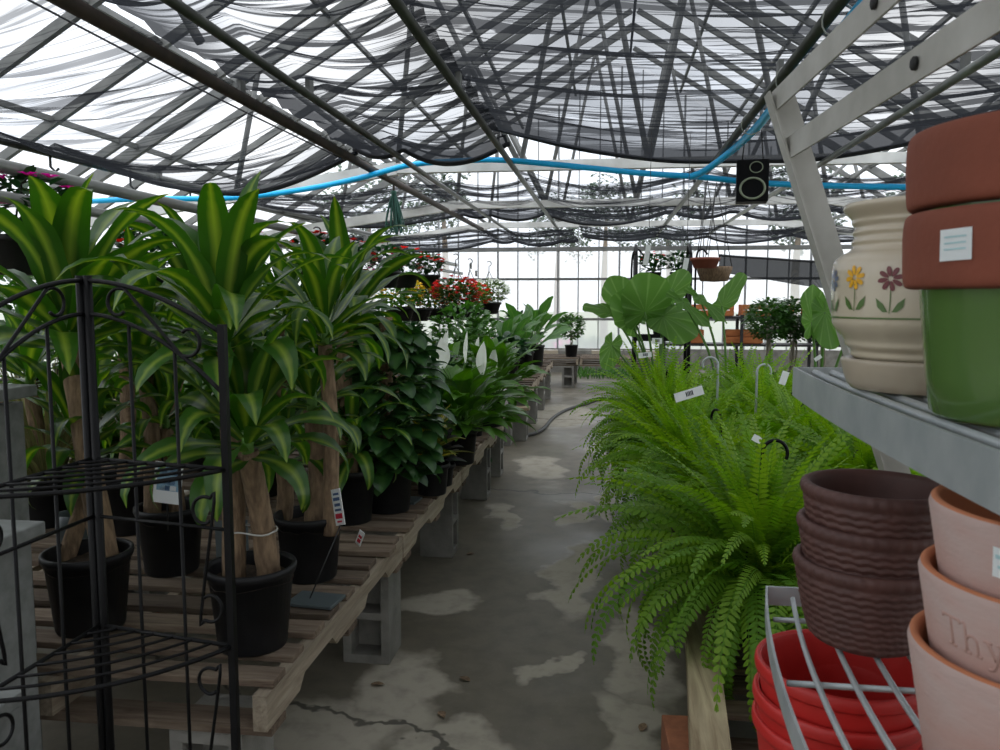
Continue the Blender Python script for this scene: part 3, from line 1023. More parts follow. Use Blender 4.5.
# far bench across the aisle end
pallet(-1.6, -.45, 13.1, 14.1, .36, 'bench pallet at the far end of the aisle behind the second bench', nb=6)
pallet(-.43, .75, 13.1, 14.1, .36, 'bench pallet at the far end of the aisle under the small tree', nb=6)
block(-.62, 13.2, 0, 'concrete block showing two holes under the far bench', scale=(1, 1, .91))
block(.55, 13.2, 0, 'concrete block under the far bench near the ferns', scale=(1, 1, .91))
block(-1.5, 13.2, 0, 'concrete block under the far bench behind the second bench', scale=(1, 1, .91))
block(-.6, 14.0, 0, 'concrete block under the back edge of the far bench', scale=(1, 1, .91))
block(.55, 14.0, 0, 'concrete block under the back edge of the far bench near the ferns', scale=(1, 1, .91))
# green ground plants at the wall foot under the far bench
b = MB()
for _ in range(500):
    b.leaf((rnd(-.55, .45), rnd(14.5, 16.8), 0.0), rnd(0, 6.3), rnd(.8, 1.4), rnd(.12, .25), .012, .7, n=3)
tag(b.build('grass', M['shrub_leaf']), 'bright green grass growing under the far bench', 'grass', kind='stuff')
# a low white brick planter wall at the far wall foot
t = thing('planter_ledge', 'low pale brick ledge behind the far bench', 'ledge', (-.3, 15.9, 0))
for r in range(2):
    for i in range(11):
        MB().box((-1.6 + i * .32 + .16 * (r % 2), 0, .32 + r * .085), (.3, .14, .075)).build('ledge_brick', M['block'] if (i + r) % 3 else M['cream_saucer'], t, smooth=False, bevel=.006)
MB().box((0, 0, .14), (3.6, .16, .28)).build('ledge_base', M['block'], t, smooth=False)

# floor hose
pts = [P(604, 399, z=.02), P(585, 404, z=.02), P(566, 410, z=.02), P(553, 418, z=.02), P(543, 429, z=.02), P(530, 434.5, z=.02), P(512, 435, z=.02), P(490, 433, z=.02)]
t = thing('garden_hose', 'dark garden hose lying across the aisle floor by the second bench', 'hose', (0, 0, 0))
MB().tube(bez([(.5, 11.2, .02)] + pts, 10), .02, 8).build('hose_run', M['dark_hose'], t)

# fern bench: planks and beams, low
FZ = .36
t = thing('wooden_beam', 'pale grained timber beam along the aisle edge under the ferns', 'beam', (.325, 2.62, .27))
MB().box((0, 0, .045), (.1, 2.0, .085), ROT(-.08, 'Z')).build('beam_body', M['timber'], t, smooth=False, bevel=.006)
t = thing('wooden_plank', 'dark knotted plank under the nearest fern beside the red pots', 'plank', (.57, 2.62, .27))
MB().box((0, 0, .04), (.2, 2.0, .07), ROT(-.05, 'Z')).build('plank_body', M['timber'], t, smooth=False, bevel=.006)
for i in range(4):
    for j in range(2):
        pallet(.3 + j * 1.1, 1.36 + j * 1.1, 2.25 + i * 1.1, 3.3 + i * 1.1, .18 - .04, f'pallet under the ferns, {ORD[i]} from the camera in the {"aisle" if j == 0 else "inner"} row', nb=7)
for i in range(4):
    block(.42, 2.4 + i * 1.2, 0, f'low concrete block under the fern bench, {ORD[i]} from the camera', scale=(1, 1, .36))
    block(2.3, 2.4 + i * 1.2, 0, f'low concrete block under the inner side of the fern bench, {ORD[i]} from the camera', scale=(1, 1, .36))
for z, lab in ((0, 'orange clay block on the floor under the timber beam'), (.134, 'orange clay block stacked on another under the timber beam')):
    t = thing('brick', lab, 'brick', (.235, 2.12, z), .05)
    MB().box((0, 0, .065), (.11, .3, .13)).build('brick_body', M['brick'], t, smooth=False, bevel=.004)

# ================================================================== POTS AND PLANTS


def pot_mesh(rt, rb, h, lip=.012, n=40, wall=.006):
    pr = [(0, .0), (rb * .97, 0), (rb, .006), (rt - .006, h - lip * 2), (rt, h - lip * 2), (rt + .004, h - lip), (rt + .003, h), (rt - wall, h), (rt - wall - .002, h - lip), (rb + (rt - rb) * .75 - wall, h * .8)]
    return MB().lathe(pr, n)


def potted(t, rt, rb, h, mat='black_pot', n=40):
    pot_mesh(rt, rb, h, n=n).build('pot', M[mat], t)
    MB().disc((0, 0, h * .82), rt * .96, 24, bump=.006).build('soil', M['soil'], t)


def crown(b, base, n, L, W, up=(0.5, 1.5), rs=1.0, tilt=0.0):
    """rosette of long arching strap leaves"""
    base = Vector(base)
    n = int(n * 1.75)
    for i in range(n):
        q = i / (n - 1)
        el = up[1] - (up[1] - up[0] + .25) * q + rnd(-.14, .14)
        l = L * .92 * (.72 + .38 * math.sin(PI * min(1, q * .8 + .15))) * rnd(.8, 1.12)
        az = i * 2.4 + rnd(-.3, .3)
        W_ = W * .8
        b.leaf(base + Vector((.02 * math.cos(az), .02 * math.sin(az), .13 * (1 - q) - .07)), az, el, l, W_ * rnd(.8, 1.12), rnd(.6, 1.9) + q * 1.1, n=11, fold=rnd(.08, .26), roll=rnd(-.3, .3), a=.45, b=.36, p=.8, wave=.16, curl=2.1, bend=rnd(-.4, .4))


def dracaena(label, base, rt, h, canes, n=40, rb=None):
    t = thing('dracaena', label, 'potted plant', base)
    B = Vector(base)
    potted(t, rt, rb or rt * .78, h)
    for (foot, tip, r, cn) in canes:
        f, e = Vector(foot) - B, Vector(tip) - B
        mid = lerp(f, e, .5) + Vector((rnd(-.015, .015), rnd(-.015, .015), 0))
        f.z = h * .75
        pts = bez([f, mid, e], 7)
        c = MB().tube(pts, [r * (1.12 - .2 * k / (len(pts) - 1)) * rnd(.95, 1.05) for k in range(len(pts))], 14).build('cane', M['bark'], t)
        if cn:
            nl, L, W, up = cn
            b = MB()
            # short green shoot with its rosette
            crown(b, e + Vector((0, 0, .05)), nl, L, W, up)
            lf = b.build('leaf_crown', M['dracaena_leaf'], t)
            MB().tube([e - Vector((0, 0, .03)), e + Vector((0, 0, .1))], [r * .6, r * .45], 8).build('shoot', M['stem_green'], t)
    return t


# A: nearest pot on the bench corner, two canes
yA = 2.0
A = Vector(P(252, 600, y=yA)); A.z = BZ
tA = dracaena('corn plant in the black pot at the bench corner, two thick leaning canes', A, .117, .225,
              [(P(234, 585, y=yA), P(225, 350, y=yA), .029, (19, .42, .05, (.35, 1.5))),
               (P(270, 580, y=yA + .03), P(248, 452, y=yA - .04), .03, (17, .38, .047, (.15, 1.45)))])
tieb = MB()
c0 = P(255, 530, y=yA) - A
ring = [Vector((c0.x + .06 * math.cos(q * PI / 10), c0.y + .045 * math.sin(q * PI / 10), c0.z + .004 * math.sin(q))) for q in range(20)]
MB().tube(ring, .0025, 5, closed=True).build('tie', M['tie'], tA)
# B
yB = 2.53
B = Vector(P(310, 560, y=yB)); B.z = BZ
dracaena('corn plant in the black pot with the price sign behind it', B, .113, .22,
         [(P(314, 525, y=yB), P(312, 410, y=yB), .033, (13, .3, .038, (.15, 1.4))),
          (P(283, 523, y=yB + .05), P(283, 465, y=yB + .05), .028, (11, .28, .036, (.2, 1.4))),
          (P(330, 520, y=yB - .05), P(325, 345, y=yB - .05), .024, (16, .38, .045, (.3, 1.45)))])
# C
yC = 3.2
C = Vector(P(350, 520, y=yC)); C.z = BZ
dracaena('corn plant in the plain black pot just before the climbing pothos', C, .115, .23,
         [(P(354, 490, y=yC), P(352, 452, y=yC), .03, (14, .34, .04, (.0, 1.3))),
          (P(340, 490, y=yC + .05), P(346, 330, y=yC + .05), .036, (20, .5, .055, (.3, 1.45)))])
# D
yD = 2.53
D = Vector(P(172, 560, y=yD)); D.z = BZ
dracaena('corn plant with the blue and white care tag on its canes', D, .113, .23,
         [(P(152, 515, y=yD), P(143, 360, y=yD), .027, (18, .4, .047, (.2, 1.45))),
          (P(178, 512, y=yD + .04), P(166, 428, y=yD + .05), .025, (13, .34, .042, (.1, 1.4)))])
# E
yE = 2.05
E_ = Vector(P(90, 600, y=yE)); E_.z = BZ
dracaena('tall corn plant behind the black corner stand, widest crown of leaves', E_, .118, .225,
         [(P(108, 565, y=yE), P(70, 345, y=yE + .05), .032, (21, .5, .06, (.35, 1.5))),
          (P(64, 560, y=yE + .04), P(84, 460, y=yE + .12), .024, (12, .32, .042, (.3, 1.4)))])
# F, G, I further back
yF = 2.95
F_ = Vector(P(128, 530, y=yF)); F_.z = BZ
dracaena('corn plant standing behind the one with the care tag', F_, .115, .23,
         [(P(125, 500, y=yF), P(125, 345, y=yF), .03, (15, .38, .046, (.2, 1.45))), (P(136, 500, y=yF), P(196, 318, y=yF + .1), .03, (20, .46, .053, (.3, 1.5)))])
yG = 3.6
G = Vector(P(262, 490, y=yG)); G.z = BZ
dracaena('dark corn plant in a pot hidden behind the bench corner plant', G, .115, .23,
         [(P(262, 480, y=yG), P(262, 400, y=yG), .03, (14, .38, .045, (.1, 1.4))), (P(276, 480, y=yG), P(285, 320, y=yG), .03, (17, .42, .05, (.2, 1.45)))])
yI = 3.0
I_ = Vector(P(52, 540, y=yI)); I_.z = BZ
dracaena('corn plant behind the grey step display at the end of the bench', I_, .115, .23,
         [(P(48, 520, y=yI), P(30, 385, y=yI), .03, (16, .38, .048, (.2, 1.45)))])


# pothos on a totem
def pothos(label, base, hgt, rad, nl, rt=.12, h=.23, mat='pothos_leaf'):
    t = thing('pothos', label, 'potted plant', base)
    potted(t, rt, rt * .8, h)
    MB().tube([(0, 0, h * .7), (0, 0, h + hgt * .95)], .03, 10).build('totem', M['bark'], t)
    b, v = MB(), MB()
    for i in range(nl):
        q = i / nl
        z = h * .8 + hgt * (q ** .85)
        r = rad * (.35 + .65 * math.sin(PI * min(1, .2 + q * .75))) * rnd(.5, 1.05)
        az = i * 2.4 + rnd(-.4, .4)
        p = Vector((r * math.cos(az), r * math.sin(az), z - .02))
        L = rnd(.08, .14) * (1.05 - .2 * q)
        b.leaf(p, az + rnd(-.5, .5), rnd(-.5, .3), L, L * .38, rnd(.4, 1.2), n=6, fold=.2, roll=rnd(-.4, .4), a=.3, b=.62, p=.75)
        if i % 3 == 0:
            v.tube([(0.02 * math.cos(az), .02 * math.sin(az), z - .05), p * .6 + Vector((0, 0, z * .4)), p], .004, 5)
    b.build('foliage', M[mat], t)
    v.build('vine', M['stem_green'], t)
    return t


yP = 3.4
pp = Vector(P(388, 505, y=yP)); pp.z = BZ
pothos('dark green climbing pothos in a tall leafy column beside the dracaenas', pp, .66, .21, 380)
pp = Vector(P(362, 470, y=4.4)); pp.z = BZ
pothos('dark climbing pothos behind the front pothos column', pp, .74, .24, 190)
pp = Vector(P(402, 480, y=4.0)); pp.z = BZ
pothos('low bushy pothos between the pothos column and the peace lilies', pp, .34, .22, 150)


def lily(label, base, R, hgt, nl, flowers, rt=.115):
    t = thing('peace_lily', label, 'potted plant', base)
    h = .2
    potted(t, rt, rt * .8, h)
    b, st = MB(), MB()
    for i in range(nl):
        q = (i + .5) / nl
        az = i * 2.4 + rnd(-.4, .4)
        el = 1.5 - q * 1.25 + rnd(-.15, .15)
        pl = hgt * rnd(.4, .72) * (1 - .25 * q)
        d = Vector((math.cos(el) * math.cos(az), math.cos(el) * math.sin(az), math.sin(el)))
        p0 = Vector((.03 * math.cos(az), .03 * math.sin(az), h * .8))
        p1 = p0 + d * pl
        st.tube([p0, lerp(p0, p1, .5) + Vector((0, 0, .02)), p1], .004, 5)
        L = rnd(.18, .27)
        b.leaf(p1, az + rnd(-.3, .3), el - .25, L, L * .22, rnd(.6, 1.5), n=7, fold=.25, roll=rnd(-.3, .3), a=.38, b=.25, wave=.1)
    b.build('foliage', M['lily_leaf'], t)
    st.build('stem', M['stem_green'], t)
    for i, (fp, az) in enumerate(flowers):
        fp = Vector(fp) - Vector(base)
        s2 = MB().tube([(0, 0, h * .8), lerp((0, 0, h), fp, .6) + Vector((0, 0, .05)), fp - Vector((0, 0, .06))], .004, 6)
        so = s2.build('flower_stem', M['stem_green'], t)
        f = MB()
        f.leaf(fp - Vector((0, 0, .07)), az, 1.45, rnd(.17, .21), .044, -.25, n=7, fold=.5, a=.4, b=.3, p=.8)
        f.build('flower', M['white_petal'], so)
    return t


yL = 4.45
p1 = Vector(P(458, 455, y=yL)); p1.z = BZ
lily('lush peace lily with tall white flowers at the aisle edge of the bench', p1, .3, .42, 120,
     [(P(430, 350, y=yL - .1), .3), (P(442, 356, y=yL - .1), 2.2), (P(445, 353, y=yL), .5), (P(466, 350, y=yL - .1), .2), (P(483, 362, y=yL - .1), .9), (P(419, 373, y=yL - .15), 1.6)])
p2 = Vector(P(490, 425, y=5.8)); p2.z = BZ
lily('peace lily with two slim white flowers at the far end of the first bench', p2, .3, .48, 100, [(P(494, 366, y=5.6), 1.0), (P(478, 352, y=5.7), .6)])
p2 = Vector(P(440, 425, y=5.7)); p2.z = BZ
lily('flowerless peace lily behind the lush one', p2, .3, .42, 90, [(P(447, 345, y=5.7), .4)])


# croton and a purple-leaved plant
def croton(label, base, n, L, W, mat, rt=.085, h=.15):
    t = thing('foliage_plant', label, 'potted plant', base)
    potted(t, rt, rt * .8, h, n=28)
    MB().tube([(0, 0, h * .7), (.01, 0, h + .12)], .007, 6).build('stem', M['stem_green'], t)
    b = MB()
    for i in range(n):
        q = i / n
        b.leaf((0, 0, h + .12 * (1 - q)), i * 2.4, 1.2 - q * 1.1, L * rnd(.8, 1.1), W, rnd(.4, 1.0), n=6, fold=.25, a=.45, b=.25, roll=rnd(-.3, .3))
    b.build('foliage', M[mat], t)
    return t


q1 = Vector(P(432, 468, y=3.72)); q1.z = BZ
croton('croton with yellow-veined leaves at the foot of the peace lilies', q1, 26, .2, .032, 'croton_leaf')
q1 = Vector(P(441, 468, y=3.9)); q1.z = BZ
croton('small plant with dark purplish round leaves beside the croton', q1, 22, .13, .045, 'purple_leaf', .07, .11)
q1 = Vector(P(474, 452, y=5.35)); q1.z = BZ
croton('small dark leafy plant between the peace lilies at the bench edge', q1, 24, .15, .03, 'dark_leaf', .07, .12)


# generic bushy plant prototypes
def shrub(label, base, R, hgt, n, mat, rt=.11, h=.2, leaf=(.09, .028), cat='potted plant', name='potted_shrub', blossoms=None, nb=20, group=None, potn=28, el=(-.2, 1.0)):
    t = thing(name, label, cat, base, 0, group)
    potted(t, rt, rt * .8, h, n=potn)
    s_ = MB()
    for i in range(5):
        az = i * 1.3
        s_.tube([(0, 0, h * .7), (R * .3 * math.cos(az), R * .3 * math.sin(az), h + hgt * .5), (R * .5 * math.cos(az), R * .5 * math.sin(az), h + hgt * .75)], .006, 5)
    s_.build('stem', M['stem_green'], t)
    b = MB()
    for i in range(n):
        d = Vector((random.gauss(0, 1), random.gauss(0, 1), random.gauss(0, 1))).normalized() * rnd(.55, 1) ** .6
        p = Vector((d.x * R * .85, d.y * R * .85, h * .9 + hgt * (.5 + .46 * d.z)))
        L = leaf[0] * rnd(.7, 1.25)
        b.leaf(p, math.atan2(d.y, d.x) + rnd(-.8, .8), rnd(*el), L, leaf[1] * rnd(.8, 1.2), rnd(.2, 1.2), n=3, fold=.2, roll=rnd(-.5, .5), a=.4, b=.3)
    b.build('foliage', M[mat], t)
    if blossoms:
        f = MB()
        for i in range(nb):
            d = Vector((random.gauss(0, 1), random.gauss(0, 1), abs(random.gauss(0, 1)) * .9)).normalized()
            p = Vector((d.x * R * .95, d.y * R * .95, h * .9 + hgt * (.5 + .52 * d.z)))
            for k in range(5):
                f.leaf(p, k * 1.2566 + i, .5, .03, .014, .5, n=2, a=.6, b=.4, p=.6)
        f.build('blossoms', M[blossoms], t)
    return t


def tuft(label, base, hgt, n, mat, w=.006, rt=.1, h=.18, spread=(.6, 1.5)):
    t = thing('grass_plant', label, 'potted plant', base)
    potted(t, rt, rt * .8, h, n=28)
    b = MB()
    for i in range(n):
        a = rnd(0, 6.3)
        b.leaf((.05 * math.cos(a), .05 * math.sin(a), h * .8), a, rnd(*spread), hgt * rnd(.6, 1.1), w, rnd(.4, 1.6), n=6, a=.3, b=.5)
    b.build('foliage', M[mat], t)
    return t


# plants standing behind the dracaenas (back row of pallets and the bench along the wall)
g0 = tuft('tan ornamental grass beside the grey step display', (-2.3, 3.0, BZ), .62, 170, 'grass_leaf')
dup(g0, (-2.75, 3.5, BZ), 1.2, 'tan ornamental grass on the back pallets, behind the other grass')
dup(g0, (-2.6, 2.4, BZ), 2.2, 'tan ornamental grass nearest the wall side end of the back pallets')
s1 = shrub('bright green bush on the back pallets seen between the stand posts', (-2.1, 3.35, BZ), .3, .42, 240, 'lily_leaf', leaf=(.17, .042))
s2 = shrub('small-leaved green bush on the back pallets', (-2.75, 4.3, BZ), .38, .7, 420, 'shrub_leaf', leaf=(.09, .03))
s3 = shrub('dark bush on the back pallets behind the pothos', (-2.2, 4.9, BZ), .36, .62, 380, 'dark_leaf', leaf=(.12, .03))
s4 = shrub('pale variegated bush on the back pallets', (-2.85, 5.3, BZ), .34, .55, 320, 'pale_leaf', leaf=(.1, .025))
rows = [(s2, -2.2, 4.1, 'green bush straight behind the dark corn plant'), (s3, -2.9, 6.1, 'dark bush at the far end of the back pallets'), (s1, -2.3, 5.8, 'bright green bush at the far end of the back pallets'),
        (s1, -1.6, 5.9, 'bright green bush behind the peace lilies'), (s2, -1.75, 6.35, 'small-leaved bush at the end of the first bench behind the lilies'), (s3, -1.5, 4.2, 'dark bush between the dracaenas and the pothos'),
        (s1, -1.75, 3.55, 'bright bush low among the dracaena canes'), (s3, -1.3, 5.3, 'dark bush between the pothos and the lilies')]
for (p, x, y, lab) in rows:
    dup(p, (x, y, BZ), rnd(0, 6), lab, scale=.72 if y > 5.85 else .85)
# bench along the wall, its own planting
for i in range(4):
    pallet(-5.6, -4.4, 2.0 + i * 2.7, 4.5 + i * 2.7, .44, f'pallet bench along the glass wall behind the dracaenas, {ORD[i]} from the camera', nb=10)
    for k in range(2):
        block(-5.0, 2.3 + i * 2.7 + k * 1.9, 0, f'concrete block under the bench along the glass wall, {ORD[i * 2 + k]} from the camera', scale=(2.5, 1, 1.1))
WB = [(s2, 'green'), (s3, 'dark'), (s4, 'pale variegated'), (s1, 'broad-leaved')]
for i in range(11):
    p, w_ = WB[i % 4]
    dup(p, (-4.75 - .35 * (i % 2), 2.4 + i * .93, .57), rnd(0, 6), f'{w_} bush on the bench along the glass wall, {ORD[i]} from the camera', scale=rnd(1.15, 1.5))

# under-bench red flowers
u1 = shrub('small red-flowered plant on the floor under the first bench', (-1.1, 5.2, 0), .14, .2, 110, 'dark_leaf', .08, .13, leaf=(.06, .02), blossoms='red_petal', nb=14)
dup(u1, (-1.02, 6.25, 0), 1.0, 'small red-flowered plant on the floor at the far end of the first bench', scale=.8)


# hanging baskets
def basket(label, base, R, hgt, pipe_z, blossoms, mat, nb=60, n=240, rt=.15):
    t = thing('hanging_basket', label, 'hanging basket', base)
    h = .17
    MB().lathe([(0, 0), (rt * .62, 0), (rt * .7, .01), (rt * .95, h - .03), (rt * 1.03, h - .03), (rt * 1.03, h), (rt * .95, h), (rt * .93, h - .02)], 28).build('pot', M['black_pot'], t)
    top = pipe_z - base[2]
    for k in range(3):
        a = k * 2.09 + .4
        MB().tube([(rt * math.cos(a), rt * math.sin(a), h), (rt * .5 * math.cos(a), rt * .5 * math.sin(a), (h + top) / 2), (0, 0, top - .09)], .005, 5).build('hanger_wire', M['wire'], t)
    hk = [(0, 0, top - .1), (0, 0, top - .02)] + [(.035 * math.sin(q * .5), 0, top - .02 + .035 - .035 * math.cos(q * .5) + .0) for q in range(1, 9)]
    MB().tube(hk, .006, 6).build('hook', M['wire'], t)
    b = MB()
    for i in range(n):
        d = Vector((random.gauss(0, 1), random.gauss(0, 1), random.gauss(0, 1))).normalized() * rnd(.6, 1)
        p = Vector((d.x * R * .95, d.y * R * .95, h + hgt * (.42 + .48 * d.z)))
        b.leaf(p, math.atan2(d.y, d.x) + rnd(-.8, .8), rnd(-.4, .9), rnd(.06, .1), .022, rnd(.2, 1.2), n=3, fold=.2, a=.45, b=.3)
    b.build('foliage', M[mat], t)
    f = MB()
    for i in range(nb):
        d = Vector((random.gauss(0, 1), random.gauss(0, 1), random.gauss(0, .9) + .25)).normalized()
        p = Vector((d.x * R * 1.0, d.y * R * 1.0, h + hgt * (.45 + .5 * d.z)))
        for k in range(5):
            f.leaf(p, k * 1.2566 + i, rnd(.1, .7), .045, .022, .5, n=2, a=.6, b=.4, p=.6)
    f.build('blossoms', M[blossoms], t)
    return t


def hang(px, py, y, label, blossoms, mat, R=.22, hgt=.28, nb=60, pz=HP2[1], rt=.15):
    c = P(px, py, y=y)
    c.x = HP2[0] if pz == HP2[1] else HP1[0] if pz == HP1[1] else c.x
    return basket(label, c, R, hgt, pz, blossoms, mat, nb, rt=rt)


# row at eye height, pots about y = 322
hb = [(400, 321, 9.35, 'yellow_petal', 'lime_leaf', 'hanging basket of yellow flowers, end of the row nearest the dracaenas'), (416, 321, 10.3, 'yellow_petal', 'shrub_leaf', 'hanging basket of few yellow flowers, second in the row'), (430, 320, 11.3, 'red_petal', 'shrub_leaf', 'hanging basket of red flowers, third in the row')]
for (x, y_, y, bl, mt, lab) in hb:
    c = Vector((-2.45, y, P(x, y_, y=y).z))
    basket(lab, c, .29, .36, HP2[1], bl, mt, 90, 360, .18)
for (px, py, y, bl, mt, lab) in ((456, 319, 9.6, 'coral_petal', 'shrub_leaf', 'hanging basket full of coral red flowers over the second bench'), (470, 320, 10.8, 'red_petal', 'lime_leaf', 'hanging basket with trailing red flowers beside the coral one'), (489, 314, 11.6, 'white_petal', 'pale_leaf', 'hanging basket of pale variegated leaves at the end of the row')):
    c = P(px, py, y=y)
    basket(lab, c, .29, .36, 1.95, bl, mt, 110, 360, .18)
# upper row of dark baskets with red flowers, and near pink ones
for i, (px, py, y, bl, lab) in enumerate(((385, 288, 8.0, 'pink_petal', 'hanging basket with magenta flowers above the yellow ones'), (405, 288, 8.8, 'coral_petal', 'dark hanging basket with coral flowers above the yellow ones'), (428, 288, 10.2, 'coral_petal', 'dark hanging basket with red flowers, high above the third red one'),
                                          (318, 288, 6.4, 'red_petal', 'dark hanging basket with red flowers behind the tallest dracaena crowns'), (352, 290, 7.2, 'red_petal', 'dark hanging basket of red flowers behind the dracaena beside the pothos'),
                                          (26, 275, 3.3, 'pink_petal', 'hanging basket of magenta flowers above the widest dracaena crown'), (150, 300, 4.3, 'red_petal', 'dark hanging basket with few red flowers between two dracaena crowns'),
                                          (235, 292, 5.2, 'red_petal', 'dark hanging basket with red flowers behind the bench corner corn plant'))):
    c = P(px, py, y=y)
    basket(lab, c, .22, .3, 2.0, bl, 'dark_leaf', 20, 220, .16)


# second bench plants
def paddle_plant(label, base, n, L, W, hgt, mat='paddle_leaf', rt=.12, h=.24):
    t = thing('broad_leaf_plant', label, 'potted plant', base)
    potted(t, rt, rt * .8, h, n=28)
    b, st = MB(), MB()
    for i in range(n):
        q = (i + .5) / n
        az = i * 2.4 + rnd(-.3, .3)
        el = 1.5 - q * 1.0
        pl = hgt * rnd(.35, .7)
        d = Vector((math.cos(el) * math.cos(az), math.cos(el) * math.sin(az), math.sin(el)))
        p0 = Vector((0, 0, h * .8))
        p1 = p0 + d * pl
        st.tube([p0, lerp(p0, p1, .5), p1], .007, 5)
        b.leaf(p1, az, el - .1, L * rnd(.8, 1.1), W * rnd(.85, 1.1), rnd(.4, 1.3), n=8, fold=.25, roll=rnd(-.5, .5), a=.45, b=.3, p=.7, wave=.1)
    b.build('foliage', M[mat], t)
    st.build('stem', M['stem_green'], t)
    return t


Z2 = .57
k1 = paddle_plant('broad-leaved plant in a black pot near the front of the second bench', Vector((-1.12, 8.9, Z2)), 16, .38, .075, .5)
dup(k1, (-1.0, 9.7, Z2), 1.0, 'broad-leaved plant, second along the aisle edge of the second bench', scale=1.05)
dup(k1, (-.95, 10.6, Z2), 2.3, 'broad-leaved plant with one upright leaf, third along the second bench', scale=1.15)
dup(k1, (-1.6, 9.3, Z2), 3.1, 'broad-leaved plant at the back of the second bench, behind the first', scale=.82)
dup(k1, (-1.7, 10.3, Z2), 4.1, 'broad-leaved plant at the back of the second bench near its far end', scale=.9)
c = P(518, 388, z=Z2)
t = shrub('wilted plant with dark brown leaves in a black pot at the second bench corner', (-1.02, 8.25, Z2), .2, .28, 130, 'dark_leaf', .125, .26, leaf=(.12, .035))
t2 = thing('plant_tag', 'white plant tag upright in the wilted plant pot', 'plant tag', (-.96, 8.16, Z2 + .2))
MB().box((0, 0, .11), (.035, .003, .22), ROT(.15, 'Y')).build('tag_card', M['tag_white'], t2, smooth=False)
dup(s2, (-1.5, 8.3, Z2), 1.0, 'small-leaved bush at the near end of the second bench')
dup(s1, (-2.1, 8.6, Z2), 2.0, 'bright broad bush behind the second bench corner plant', scale=.8)
dup(s3, (-1.2, 11.2, Z2), 2.0, 'dark bush at the far end of the second bench', scale=.9)
dup(s2, (-2.6, 9.6, Z2), 3.0, 'green bush on the back half of the second bench under the hanging baskets', scale=.75)
dup(s3, (-2.7, 10.7, Z2), 4.0, 'dark bush on the back half of the second bench near the far wall', scale=.8)
rb = shrub('red-flowered bush behind the peace lilies', (-1.75, 7.2, .0), .38, .68, 460, 'dark_leaf', .16, .3, leaf=(.1, .03), blossoms='red_petal', nb=26)
dup(rb, (-2.6, 7.3, 0), 2.0, 'red-flowered bush standing on the floor behind the first bench end', scale=1.05)


# small round-headed tree on the far bench and topiary row
def standard(label, base, R, hgt, trunk, n=500, mat='dark_leaf', name='topiary_tree', rt=.1, h=.2, canes=3, squash=.8, group=None, leaf=(.055, .02)):
    t = thing(name, label, 'potted tree', base, 0, group)
    potted(t, rt, rt * .82, h, n=24)
    for k in range(canes):
        a = k * 2.1
        MB().tube([(.025 * math.cos(a), .025 * math.sin(a), h * .7), (.02 * math.cos(a + 2), .02 * math.sin(a + 2), h + trunk * .5), (.03 * math.cos(a + 4), .03 * math.sin(a + 4), h + trunk + hgt * .4)], .009, 6).build('trunk', M['pale_bark'], t)
    b = MB()
    for i in range(n):
        d = Vector((random.gauss(0, 1), random.gauss(0, 1), random.gauss(0, 1))).normalized() * rnd(.6, 1) ** .5
        p = Vector((d.x * R, d.y * R, h + trunk + hgt * .5 + d.z * hgt * .5))
        b.leaf(p, math.atan2(d.y, d.x) + rnd(-.9, .9), rnd(-.6, .7), leaf[0] * rnd(.8, 1.3), leaf[1], rnd(.2, 1), n=2, fold=.2, a=.4, b=.3)
    b.build('foliage', M[mat], t)
    return t


sx = P(572, 356, z=.55)
standard('small bushy tree in a black pot alone on the far bench', Vector((-.58, 13.4, .49)), .2, .42, .1, 460, 'shrub_leaf', 'potted_tree', .11, .2, leaf=(.08, .028))

# inner benches at the other side of the fern bench
for i in range(3):
    pallet(1.05 + i * 1.25, 2.25 + i * 1.25, 6.9, 8.0, .44, f'pallet under the topiary trees, {ORD[i]} from the aisle', nb=7)
    block(1.2 + i * 1.25, 7.1, 0, f'concrete block under the topiary bench, {ORD[i]} from the aisle', scale=(1, 1, 1.1))
    block(1.2 + i * 1.25, 7.8, 0, f'concrete block under the back of the topiary bench, {ORD[i]} from the aisle', scale=(1, 1, 1.1))
st0 = standard('topiary tree with a round dark head, first of the row beside the elephant ear', Vector((1.4, 7.2, .57)), .2, .33, .33, 620, 'shrub_leaf', leaf=(.05, .02))
for i, (x, y) in enumerate(((1.62, 7.3), (1.84, 7.15), (2.06, 7.3), (1.5, 7.7), (1.74, 7.75), (1.98, 7.7))):
    dup(st0, (x, y, .57), rnd(0, 6), f'topiary tree with a round dark head, {ORD[i + 1]} of the clipped group behind the ferns', scale=rnd(.95, 1.06))
# empty nursery pots in front of the topiaries
np0 = thing('nursery_pot', 'empty black nursery pot in front of the topiary trees', 'flower pot', (0, 0, 0), 0, 'empty black nursery pots')
pot_mesh(.09, .072, .17, n=24).build('pot_wall', M['black_pot'], np0)
NP = [(1.2, 6.98), (1.42, 6.94), (1.66, 6.98), (1.88, 6.94), (2.1, 6.97), (2.36, 6.98), (2.6, 6.98)]
for i, (x, y) in enumerate(NP):
    if i == 0:
        np0.location = (x, y, .57)
        np0['label'] = 'empty black nursery pot in front of the topiary trees, first from the aisle'
    else:
        dup(np0, (x, y, .57), 0, f'empty black nursery pot in front of the topiary trees, {ORD[i]} from the aisle')

# display shelf with orange planter boxes near the far wall
t = thing('display_shelf', 'dark two-level display shelf before the far wall holding orange planters', 'shelf', (2.35, 11.6, 0))
for z in (.82, 1.2):
    MB().box((0, 0, z), (3.2, .45, .03)).build('shelf_board', M['wire'], t, smooth=False)
for x in (-1.55, -.5, .5, 1.55):
    for y in (-.2, .2):
        MB().box((x, y, .62), (.04, .04, 1.24)).build('post', M['wire'], t, smooth=False)


